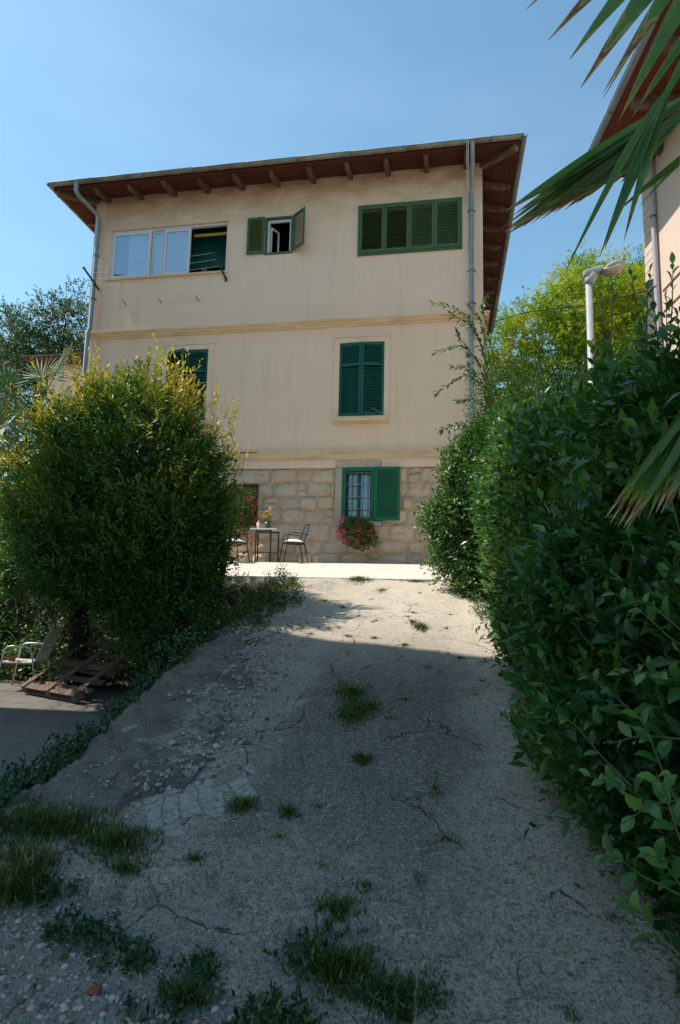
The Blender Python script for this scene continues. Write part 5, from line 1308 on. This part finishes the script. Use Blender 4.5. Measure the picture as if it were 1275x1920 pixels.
# near end, closer leaves built with more shape
P, N = hedge_pts(1300, y0=1.35, y1=3.4, topf=.12); k_ = (P[:, 1] > 1.7) | (P[:, 2] < 1.0); P, N = P[k_], N[k_]
D = N * .8 + np.array([-.1, -.25, .75]) + rng.normal(size=P.shape) * .4
parts.append(shoots(P - nrm(D) * .16 + [.04, 0, 0], D, rng.uniform(.22, .42, len(P)), 9, .100, .048, rl, ang=1.15, tpl='big'))
# upright leaders against the pale house
sp = [(1182, 500, 4.6), (1150, 540, 4.6), (1218, 505, 4.2), (1262, 490, 3.8), (1250, 560, 3.8), (1205, 560, 4.2), (1130, 570, 5.0), (1245, 620, 3.6), (1190, 600, 4.2), (1232, 640, 3.8), (1270, 590, 3.6), (1110, 640, 5), (1090, 690, 5.5), (1060, 720, 6), (1010, 740, 6.4), (1180, 660, 4.4), (1160, 700, 4.6), (1272, 660, 3.4)]
TP = np.array([at(*q) for q in sp]); ex = rng.uniform(2.6, 9.5, 46); ex = np.stack([hx(ex) + rng.uniform(0, 1.1, 46), ex, htop(ex) + rng.uniform(.15, .55, 46)], 1); TP = np.concatenate([TP, ex]); DD = nrm(np.array([0, 0, 1.]) + rng.normal(size=TP.shape) * [.1, .1, 0]); Lg = rng.uniform(.55, .85, len(TP))
parts.append(shoots(TP - DD * Lg[:, None], DD, Lg, 15, .085, .040, rl, ang=.95, tpl='big', jitter=.2))
foliage('foliage', parts, 'laurel', hedge)
b = MB()
for t_, d_, l in zip(TP, DD, Lg): b.tube([Vector(t_) - Vector(d_) * (l + .5), Vector(t_) - Vector(d_) * (l * .5) + Vector((.01, 0, 0)), Vector(t_)], [.006, .004, .002], 5)
o = b.build('leader_stems', 'stembrown', hedge); o['kind'] = 'stuff'
for i in range(16):
    Y = 1.8 + i * .55; x = float(hx(Y)) + .75; b = MB(); b.tube([(x, Y, gz(x, Y) - .1), (x + .05, Y + .04, gz(x, Y) + 1.2), (x - .05, Y, gz(x, Y) + 2.5)], [.045, .035, .015], 7); b.build('stem', 'bark', hedge)
# single large leaves nearest the camera, each its own part, on visible shoots
lv = {}
for s_ in range(6):
    V, F, R = leaves(np.zeros((1, 3)), np.array([[1., 0, 0]]), np.array([[0, 0, 1.]]), np.array([1.]), np.array([.50 + .03 * s_]), np.array([.35 + .11 * s_]), 'big')
    V = V + .02 * fbm(V * 3 + s_, s_, 2)[:, None] * (V[:, :1] > .05); lv[s_] = np_mesh('leaf', V, F, 'laurel', {'rnd': R}, smooth=True)
shs = [((1210, 1500, 2.25), (1100, 1455, 2.1)), ((1275, 1500, 2.1), (1165, 1545, 1.95)), ((1290, 1290, 2.2), (1190, 1260, 2.1)), ((1270, 1385, 2.2), (1140, 1395, 2.25)), ((1250, 1190, 2.4), (1130, 1100, 2.5)),
       ((1280, 1020, 2.3), (1240, 880, 2.3)), ((1180, 1330, 2.7), (1085, 1260, 2.8)), ((1200, 1640, 2.1), (1120, 1600, 2.1)), ((1275, 1660, 1.9), (1215, 1600, 1.85)), ((1160, 1230, 3), (1060, 1130, 3.1)), ((1240, 1440, 2.1), (1190, 1330, 2.1)),
       ((1275, 1180, 2.2), (1180, 1120, 2.3)), ((1130, 1420, 2.8), (1040, 1330, 3.0)), ((1240, 1760, 1.9), (1170, 1700, 2.0)), ((1060, 1000, 3.8), (1030, 860, 3.8)), ((1150, 1050, 3.2), (1090, 860, 3.3)), ((1100, 1200, 3.3), (1000, 1080, 3.5)), ((1270, 1560, 1.9), (1230, 1450, 1.85))]
cnt = 0
for (p_, q_) in shs:
    p3, q3 = at(*p_), at(*q_); d = q3 - p3; L = d.length; dn = d.normalized(); nlf = max(7, int(L / .034)); mid = (p3 + q3) / 2 + Vector((0, 0, .02))
    b = MB(); b.tube([p3 - dn * .15, p3, mid, q3], [.0035, .003, .0025, .0015], 6); b.build('shoot', 'stem', hedge)
    a1 = dn.cross(Vector((0, 1, 0))).normalized(); a2 = dn.cross(a1)
    for i in range(nlf):
        if cnt >= 290: break
        t = (i + .5) / nlf; th_ = i * 2.4 + random.random() * .5; base = p3.lerp(mid, t * 2) if t < .5 else mid.lerp(q3, t * 2 - 1)
        rad = a1 * math.cos(th_) + a2 * math.sin(th_); ld = (dn * random.uniform(.5, .9) + rad * 1.0 + Vector((0, -.15, .1))).normalized()
        nn = (dn * .6 + Vector((-.2, -.5, .7)) + Vector((random.gauss(0, .25), random.gauss(0, .25), random.gauss(0, .25)))); bb = nn.cross(ld).normalized(); nn = ld.cross(bb)
        sc = random.uniform(.058, .085) * (1.1 - .45 * t); o = bpy.data.objects.new('leaf', lv[min(5, max(0, int(random.gauss(1.6 + 2.2 * t, 1))))]); COL.objects.link(o); o.parent = hedge
        o.matrix_local = Matrix.Translation(base - wloc(hedge)) @ Matrix((ld, bb, nn)).transposed().to_4x4() @ Matrix.Scale(sc, 4); cnt += 1

# ---- glossy shrub catching the sun at the terrace corner, slender shrub above it
gs = thing('glossy_shrub', 'sunlit glossy leaved shrub at the right corner of the terrace', 'shrub', (.4, 10.1, 1.75))
gb = [((.42, 10.0, 2.55), (.62, .6, .75)), ((.30, 10.0, 3.35), (.42, .45, .75)), ((.0, 9.9, 2.85), (.42, .4, .32)), ((.52, 9.7, 2.0), (.30, .4, .55)), ((.65, 10.1, 3.6), (.45, .45, .9)), ((.15, 9.9, 2.4), (.3, .3, .35))]
P, N = blob_pts(gb, 2600, seed=17, amp=.3, fr=2.5); D = N + rng.normal(size=P.shape) * .4 + [-.1, 0, .15]
pg = [shoots(P - nrm(D) * .1, D, rng.uniform(.14, .32, len(P)), 9, .078, .038, lambda P, t: rng.random(len(P)), ang=1.1, droop=.35)]
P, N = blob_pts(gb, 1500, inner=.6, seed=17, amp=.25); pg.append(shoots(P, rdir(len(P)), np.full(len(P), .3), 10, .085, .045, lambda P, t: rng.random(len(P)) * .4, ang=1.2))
foliage('crown', pg, 'glossy', gs)
for i in range(5):
    a_ = i * 1.26; b = MB(); b.tube([(.5, 10.1, gz(.5, 10.1)), (.45 + .2 * math.cos(a_), 10.1 + .15 * math.sin(a_), 2.6), (.35 + .4 * math.cos(a_), 10.05 + .3 * math.sin(a_), 3.6)], [.025, .018, .008], 6); b.build('stem', 'bark', gs)
ss = thing('slender_shrub', 'slender shrub with arching leafy twigs reaching left across the downpipe', 'shrub', (.85, 10.0, 1.8))
tw = [[(925, 760), (900, 640), (868, 588), (812, 568)], [(930, 740), (905, 660), (885, 615), (845, 590)], [(930, 800), (900, 690), (865, 650), (815, 662)], [(930, 800), (905, 730), (870, 705), (818, 738)], [(935, 850), (900, 800), (865, 795), (825, 806)],
      [(930, 740), (912, 650), (900, 600), (880, 575)], [(935, 780), (905, 720), (880, 690), (848, 688)], [(930, 700), (915, 620), (905, 580), (912, 560)], [(940, 860), (915, 780), (890, 750), (860, 752)], [(930, 760), (905, 690), (880, 660), (858, 625)]]
ps = []; b = MB()
for i, t_ in enumerate(tw):
    pts = [at(x, y, 9.7 + .06 * i) for x, y in t_]; fine = []
    for s_ in np.linspace(0, 1, 17):
        u = s_ * 3; k_ = min(2, int(u)); f_ = u - k_; p0, p1, p2, p3 = pts[max(0, k_ - 1)], pts[k_], pts[k_ + 1], pts[min(3, k_ + 2)]
        fine.append(.5 * ((2 * p1) + (p2 - p0) * f_ + (2 * p0 - 5 * p1 + 4 * p2 - p3) * f_ ** 2 + (3 * p1 - p0 - 3 * p2 + p3) * f_ ** 3))
    b = MB(); b.tube(fine, list(np.linspace(.008, .002, 17)), 5); b.build('twig', 'stembrown', ss)
    fa = np.array([list(v) for v in fine]); m_ = 34; s_ = np.linspace(.2, 1, m_); Pm = np.stack([np.interp(s_ * 16, range(17), fa[:, c]) for c in range(3)], 1); Dm = np.gradient(Pm, axis=0); Dm = nrm(Dm)
    sd = np.where(np.arange(m_) % 2, 1., -1.)[:, None]; Ld = Dm * .9 + np.array([0, 0, 1.]) * sd * .55 + [0, -.2, -.35] + rng.normal(size=(m_, 3)) * .22
    ps.append(leaves(Pm, Ld, rdir(m_) * .5 + [0, -.5, .8], rng.uniform(.08, .14, m_), rng.uniform(.035, .055, m_), rng.random(m_)))
P, N = blob_pts([((.95, 10.1, 4.4), (.5, .5, .95)), ((1.1, 10.2, 4.9), (.5, .5, .5))], 500, seed=27, amp=.4, inner=.3); ps.append(shoots(P, N + [0, 0, .4], np.full(len(P), .35), 9, .06, .026, lambda P, t: rng.random(len(P)) * .7, ang=1.1))
foliage('foliage', ps, 'slender', ss)

# ---- trees
def tree(name, label, base, blobs, nclump, k, leafL, leafW, mat, seed, ang=1.1, trunk_r=.22, forks=(), cs=.45, inner=.75, keep=None, group=None, droop=.2):
    t = thing(name, label, 'tree', base, group=group)
    P, N = blob_pts(blobs, nclump, inner=inner, seed=seed, amp=.42, fr=2.6, fn=keep)
    D = N + rdir(len(P)) * .8
    rn = lambda P_, tt: np.clip(.45 * rng.random(len(P_)) + .28 + .45 * fbm(P_ * .55, seed + 3, 3), 0, 1)
    foliage('crown', [shoots(P, D, rng.uniform(cs * .6, cs * 1.3, len(P)), k, leafL, leafW, rn, ang=ang, droop=droop)], mat, t)
    base = Vector(base); tc_ = Vector(np.mean([b_[0] for b_ in blobs], 0)); fk = base.lerp(Vector((tc_.x, tc_.y, base.z)), .3); fk.z = base.z + (tc_.z - base.z) * .42
    b = MB(); b.tube([base - Vector((0, 0, .3)), base.lerp(fk, .5) + Vector((.08, 0, 0)), fk], [trunk_r, trunk_r * .8, trunk_r * .65], 10); b.build('trunk', 'bark', t, smooth=True)
    for i, bl in enumerate(blobs):
        c = Vector(bl[0]); m1 = fk.lerp(c, .5) + Vector((random.uniform(-.3, .3), 0, random.uniform(-.2, .4)))
        b = MB(); b.tube([fk, m1, c, c + Vector((random.uniform(-.4, .4), 0, bl[1][2] * .7))], [trunk_r * .5, trunk_r * .34, trunk_r * .2, .02], 7); b.build('limb', 'bark', t, smooth=True)
        for q in range(3):
            d_ = Vector(rdir(1)[0]); d_.z = abs(d_.z) * .6; s_ = m1.lerp(c, random.random()); e = s_ + Vector((d_.x * bl[1][0], d_.y * bl[1][1], d_.z * bl[1][2])) * .85
            b = MB(); b.tube([s_, (s_ + e) / 2 + Vector((0, 0, .12)), e], [trunk_r * .16, trunk_r * .1, .01], 5); b.build('branch', 'bark', t)
    return t
def far(bl, k): return [((x * k, y * k, EYE + (z - EYE) * k), tuple(r * k for r in rr_)) for (x, y, z), rr_ in bl]
tree('yellow_green_tree', 'yellow-green tree in full sun behind the street lamp', (5.6, 30, 2.2),
     far([((2.6, 19, 9.4), (1.6, 1.2, 1.2)), ((4.3, 19.3, 10.7), (1.5, 1.2, 1.1)), ((5.6, 19.5, 10.2), (1.6, 1.2, 1.3)), ((3.3, 19, 8.2), (1.7, 1.2, 1.2)), ((5.2, 19, 8.4), (1.9, 1.2, 1.4)), ((1.8, 19.2, 8.2), (.9, .9, 1.2)), ((6.6, 20, 11.3), (1.3, 1.1, 1.0)), ((2.6, 19.2, 6.6), (1.5, 1.1, 1.1)), ((4.9, 19.2, 6.6), (1.8, 1.2, 1.2)), ((1.6, 19, 6.8), (.8, .9, 1.2))], 1.56),
     9500, 13, .19, .085, 'acacia', 33, cs=.75, inner=.5)
tree('light_crowned_tree', 'airy green tree whose top shows above the yellow-green one', (9, 36, 2.2),
     far([((5.6, 26, 15.0), (1.2, 1.2, 1.1)), ((7.6, 26, 14.8), (1.9, 1.2, 1.2)), ((6.6, 26, 13.4), (2.4, 1.4, 1.4)), ((8.7, 26, 13.0), (1.5, 1.4, 1.6))], 1.4), 2200, 12, .20, .09, 'acacia', 35, cs=.8, inner=.85)
tree('dark_bushy_tree', 'dark green bushy tree behind the hedge below the street lamp', (2.8, 13.5, 2.2),
     [((2.2, 13.2, 5.2), (1.0, .9, 1.0)), ((3.5, 13.3, 5.5), (1.2, .9, 1.2)), ((2.6, 13, 4.0), (1.5, .8, 1.2)), ((1.6, 13.3, 3.8), (.65, .7, 1.4)), ((4.0, 13, 4.4), (1.0, .7, 1.4))], 5000, 12, .095, .042, 'slender', 37, cs=.4, inner=.6, trunk_r=.12)
for i, (lab, bx, by, bl, n_, sd) in enumerate([
    ('tall grey-green tree with an open crown above the brown roof at left', -17.6, 24, [((-17.2, 24, 13.6), (1.5, 1.3, 1.3)), ((-18.9, 24, 12.3), (1.3, 1.1, 1.2)), ((-17.3, 24, 11.6), (1.6, 1.2, 1.1)), ((-16.3, 24, 11.3), (.9, .9, 1.0)), ((-18.4, 24, 10.4), (1.6, 1.2, 1.1))], 1500, 41),
    ('grey-green tree at the left picture edge', -21.2, 25, [((-20.9, 25, 13.4), (1.4, 1.2, 1.8)), ((-21.5, 25, 11), (1.7, 1.2, 1.6)), ((-20.6, 25, 8.9), (2.0, 1.2, 1.5))], 1200, 42),
    ('smaller grey-green tree right above the brown roof', -15.2, 25, [((-15.9, 25, 12.4), (1.0, 1.0, 1.0)), ((-15.2, 25, 11.4), (.9, .8, .8)), ((-15.9, 25, 10.8), (1.2, 1, .9))], 900, 43),
    ('dark tree filling the gap under the left crowns', -18.5, 21, [((-18.5, 21, 7.6), (2.2, 1.2, 1.8)), ((-16.6, 20.5, 6.2), (2.0, 1.2, 2.0)), ((-15, 18, 4), (2.0, 1.2, 2.0)), ((-18, 19, 3.5), (2.5, 1.2, 2.4))], 1500, 44)]):
    tree('grey_green_tree', lab, (bx, by, 1.5), bl, int(n_ * 1.25), 12, .17, .07, 'oak', sd, cs=.55, inner=.7, group='grey-green trees beyond the left houses', trunk_r=.2)

# ---- undergrowth under and left of the shrub
def clumps(name, label, cat, regions, n, L, Wd, mat, k=7, sl=.16, up=.8, kind='stuff', tpl='small', rf=None, parent=None):
    P = []; 
    tot = sum(r[2] * r[3] * r[4] for r in regions)
    for (x, y, rx, ry, dens, h) in regions:
        m_ = int(n * rx * ry * dens / tot) + 3; a_ = rng.uniform(0, 6.283, m_); q = np.sqrt(rng.random(m_)); X = x + np.cos(a_) * q * rx; Y = y + np.sin(a_) * q * ry
        Z = np.maximum(ground_z(X, Y) - .05, 0) + rng.random(m_) * h * (1 - q ** 2); P.append(np.stack([X, Y, Z], 1))
    P = np.concatenate(P); D = rng.normal(size=P.shape) * .55 + [0, 0, up]
    V, F, R = shoots(P, D, rng.uniform(sl * .6, sl * 1.3, len(P)), k, L, Wd, rf or (lambda P_, t: rng.random(len(P_))), ang=1.2, droop=.2, tpl=tpl)
    o = link(name, np_mesh(name, V, F, mat, {'rnd': R}), parent); o['kind'] = kind
    if label: o['label'] = label
    if cat and kind != 'stuff': o['category'] = cat
    return o
clumps('ground_cover', 'dark ground cover spilling down the bank below the kerb', None, [(-3.05, 6.2, .42, 1.1, 1, .45), (-3.15, 5.0, .35, .9, 1, .32), (-2.95, 4.2, .32, .7, 1, .22), (-3.1, 7.3, .5, .7, 1, .6), (-3.2, 3.7, .5, .55, 1, .22), (-2.75, 3.35, .35, .3, .8, .14)], 1900, .05, .036, 'ivy', k=6)
clumps('weeds', 'weeds along the left shoulder of the driveway below the shrub', None, [(-2.62, 8.3, .36, 1.0, 1.2, .38), (-2.75, 9.6, .45, .7, 1, .45), (-2.25, 8.7, .22, .5, .6, .16), (-2.4, 7.4, .25, .35, .6, .15)], 1300, .05, .022, 'weed', k=8)
clumps('verge_plants', 'low green plants along the foot of the hedge', None, [(.52, 9.8, .26, .8, 1, .22), (.5, 8.6, .14, .5, 1, .14), (.62, 7.4, .14, .8, .6, .15), (.78, 5.4, .16, 1.0, .8, .22), (.92, 3.9, .16, .7, .9, .2), (1.05, 2.9, .2, .6, .8, .2), (1.12, 2.2, .15, .3, .5, .1)], 1300, .04, .018, 'weed', k=8, sl=.13)
clumps('grey_ground_plant', 'grey-green creeping plant on the terrace corner', None, [(.15, 10.5, .26, .34, 1, .12), (.3, 10.2, .2, .25, 1, .1)], 420, .022, .010, 'oak', k=9, sl=.12)
clumps('leafy_weeds', 'broad leaved weeds rooted in the gravel', None, [(-1.62, 2.72, .16, .08, 1, .03), (-1.34, 2.62, .14, .07, 1, .03), (-1.02, 2.62, .10, .06, 1, .02), (-.62, 2.42, .18, .09, 1, .04), (-1.1, 2.38, .1, .06, .5, .02), (-1.95, 2.95, .14, .08, .8, .03), (-.6, 2.75, .14, .08, .7, .03), (-.2, 2.6, .12, .06, .5, .03), (-2.3, 3.2, .2, .1, .6, .05), (-.8, 5.0, .1, .2, .3, .02)], 420, .045, .018, 'ivy', k=7, sl=.07, up=.3)
clumps('undergrowth', 'dark leafy undergrowth at the back of the yard', None, [(-5.6, 9.15, .7, .25, 1.3, 1.0), (-6.9, 9.9, 1.2, .4, 1, .9), (-5.2, 9.7, 1.0, .4, 1, .8), (-8.2, 9.9, .8, .4, 1, 1.6), (-3.6, 8.6, .5, .6, 1, .9), (-9.2, 10.2, 1, .5, 1, 2.4), (-7.0, 10.6, 2.5, .5, 1, 1.6), (-4.6, 10.3, 1.2, .5, 1, 1.2)], 4200, .075, .032, 'ivy', k=8, sl=.3)
clumps('climber', 'bright young climber stems behind the white chair', None, [(-6.9, 9.3, .5, .1, 1, 1.5), (-7.9, 9.4, .5, .2, 1, 2.4)], 150, .07, .04, 'glossy', k=7, sl=.35)

# ---- grass
def grass(name, label, patches, h, n, seed=1, w=.0035, dry=.12, kind='stuff', cat=None):
    r = np.random.default_rng(seed); A = sum(p[2] * p[3] * p[4] for p in patches); V = []; F = []; R = []; q0 = 0
    for (x, y, rx, ry, dn, hh) in patches:
        m_ = int(n * rx * ry * dn / A) + 4; a_ = r.uniform(0, 6.283, m_); q = np.minimum(np.abs(r.normal(size=m_)) * .52, 1.05); X = x + np.cos(a_) * q * rx; Y = y + np.sin(a_) * q * ry * (1 + .2 * np.sin(a_ * 3))
        Z = surf(X, Y) - .004; hgt = h * hh * r.uniform(.45, 1.15, m_) * np.clip(1.1 - q * .45, .3, 1); th = r.uniform(0, 6.283, m_); ln = r.uniform(.15, .95, m_)
        out = np.stack([np.cos(th) * .7 + np.cos(a_) * q, np.sin(th) * .7 + np.sin(a_) * q, np.zeros(m_)], 1); out = nrm(out); sd = np.stack([-out[:, 1], out[:, 0], out[:, 2]], 1)
        B = np.stack([X, Y, Z], 1); rnd = np.where(r.random(m_) < dry, r.uniform(.88, 1, m_), r.uniform(0, .8, m_))
        lv_ = []
        for s, ww in ((0, 1), (.4, .9), (.75, .6)):
            c = B + out * (hgt * ln * s ** 1.7)[:, None] + np.array([0, 0, 1.]) * (hgt * s * (1 - .35 * ln * s))[:, None]
            lv_ += [c - sd * w * ww, c + sd * w * ww]
        lv_.append(B + out * (hgt * ln)[:, None] + np.array([0, 0, 1.]) * (hgt * (1 - .4 * ln))[:, None])
        VV = np.stack(lv_, 1); V.append(VV.reshape(-1, 3)); T_ = np.array([(0, 1, 3), (0, 3, 2), (2, 3, 5), (2, 5, 4), (4, 5, 6)])
        F.append((T_[None] + (np.arange(m_) * 7)[:, None, None]).reshape(-1, 3) + q0); R.append(np.repeat(rnd, 7)); q0 += m_ * 7
    o = link(name, np_mesh(name, np.concatenate(V), np.concatenate(F), 'grass', {'rnd': np.concatenate(R)})); o['kind'] = kind; o['label'] = label
    if cat: o['category'] = cat
    return o
def tuft(label, patches, h, n, seed, **k): return grass('grass_tuft', label, patches, h, n, seed, kind='thing', cat='grass tuft', **k)
tuft('large dark grass tuft at the bottom of the driveway centre', [(-.45, 2.72, .22, .13, 1, 1), (-.25, 2.62, .24, .13, 1, .8), (-.12, 2.55, .14, .1, 1, .6), (-.5, 2.95, .12, .08, .8, 1.0)], .075, 3600, 3)
tuft('spiky grass tuft lowest in front of the largest one', [(-.66, 2.36, .15, .07, 1, 1)], .085, 900, 4, dry=.25)
tuft('bright grass clump growing in the middle of the driveway', [(-.86, 5.55, .2, .26, 1, 1), (-.76, 5.2, .2, .34, 1, .8), (-.68, 5.26, .2, .2, 1, .7), (-.76, 5.05, .18, .24, 1, .6)], .07, 3600, 5)
tuft('small grass tuft on the upper sunlit driveway', [(-.34, 7.75, .12, .16, 1, 1), (-.45, 7.95, .1, .12, .8, .6)], .09, 420, 6)
tuft('grass tuft at the front edge of the terrace', [(-1.55, 10.75, .3, .3, 1, 1)], .10, 620, 7)
tuft('low thin grass at the terrace edge left of the hedge', [(-.55, 10.72, .35, .10, 1, .6)], .08, 420, 8)
tuft('lone small tuft below the middle clump', [(-.58, 4.35, .08, .07, 1, 1)], .07, 240, 9)
tuft('small tuft beside the pale broken patch', [(-1.2, 3.68, .10, .09, 1, 1)], .07, 300, 10)
tuft('tuft at the lower right of the pale broken patch', [(-.92, 3.66, .07, .05, 1, 1)], .06, 200, 12)
tuft('grass tuft on the gravel right of the broad leaved weeds', [(-1.02, 2.5, .13, .06, 1, 1)], .09, 420, 13)
tuft('tall dry tipped grass at the lower left corner', [(-2.1, 2.95, .16, .14, 1, 1.3)], .14, 900, 14, dry=.3)
grass('grass', 'rough grass covering the left bank beside the gravel', [(-2.25, 3.35, .42, .20, 1, 1.1), (-1.78, 3.28, .24, .15, 1, 1), (-2.7, 3.1, .4, .3, 1, 1.2), (-1.62, 3.1, .15, .1, .6, .6), (-2.2, 3.0, .3, .12, .7, .8), (-1.3, 3.2, .1, .06, .4, .5)], .075, 10000, 15, dry=.1)
grass('crack_grass', 'sparse grass growing along cracks in the driveway', [(-1.05, 9.9, .12, .25, 1, .7), (.28, 9.6, .14, .2, 1, .9), (-.08, 4.05, .05, .3, 1, .6), (0.0, 3.55, .08, .06, 1, .7), (-.62, 3.25, .1, .04, 1, .6), (-.4, 3.12, .14, .06, 1, .8), (-.15, 3.2, .06, .08, 1, .6), (-1.9, 5.6, .1, .5, .6, .7), (-1.75, 4.6, .12, .14, 1, .8), (-1.62, 4.2, .12, .05, .8, .6), (.62, 5.2, .1, .8, .4, 1), (.8, 3.8, .1, .6, .5, 1), (.95, 2.95, .1, .3, .6, 1), (-.2, 6.3, .1, .1, .5, .5), (-1.95, 3.6, .2, .06, .8, .7), (.72, 3.1, .06, .05, .8, .8), (-.3, 2.05, .08, .05, .6, .6)], .055, 2200, 16, dry=.35)

# ---- fallen leaves
n = 260; X = np.concatenate([rng.uniform(-2.3, 1.0, 120), rng.uniform(.35, 1.05, 140)]); Y = rng.uniform(1.8, 9.5, n); P = np.stack([X, Y, surf(X, Y) + .006], 1)
D = rdir(n) * [1, 1, .15]; V, F, Rr = leaves(P, D, np.array([0, 0, 1.]) + rng.normal(size=(n, 3)) * .3, rng.uniform(.025, .06, n), rng.uniform(.012, .026, n), np.where(rng.random(n) < .75, rng.uniform(.9, 1, n), rng.random(n)), 'small')
o = link('fallen_leaves', np_mesh('fallen_leaves', V, F, 'grass', {'rnd': Rr})); tag(o, 'dry fallen leaves scattered along the driveway', kind='stuff')

r_ = random.Random(21); sp_ = []
for k_ in range(46):
    y = r_.uniform(2.2, 9.8); x = r_.choice([r_.gauss(-1.75, .25), r_.gauss(-.45, .35), r_.gauss(.6, .12), r_.uniform(-2.2, .7)])
    if float(left_edge(y)) + .2 < x < .9: sp_.append((x, y, r_.uniform(.03, .10), r_.uniform(.02, .07), r_.uniform(.5, 1), r_.uniform(.4, .9)))
grass('sprouts', 'tiny dry and green sprouts in the worn driveway surface', sp_, .05, 2600, 31, dry=.45)
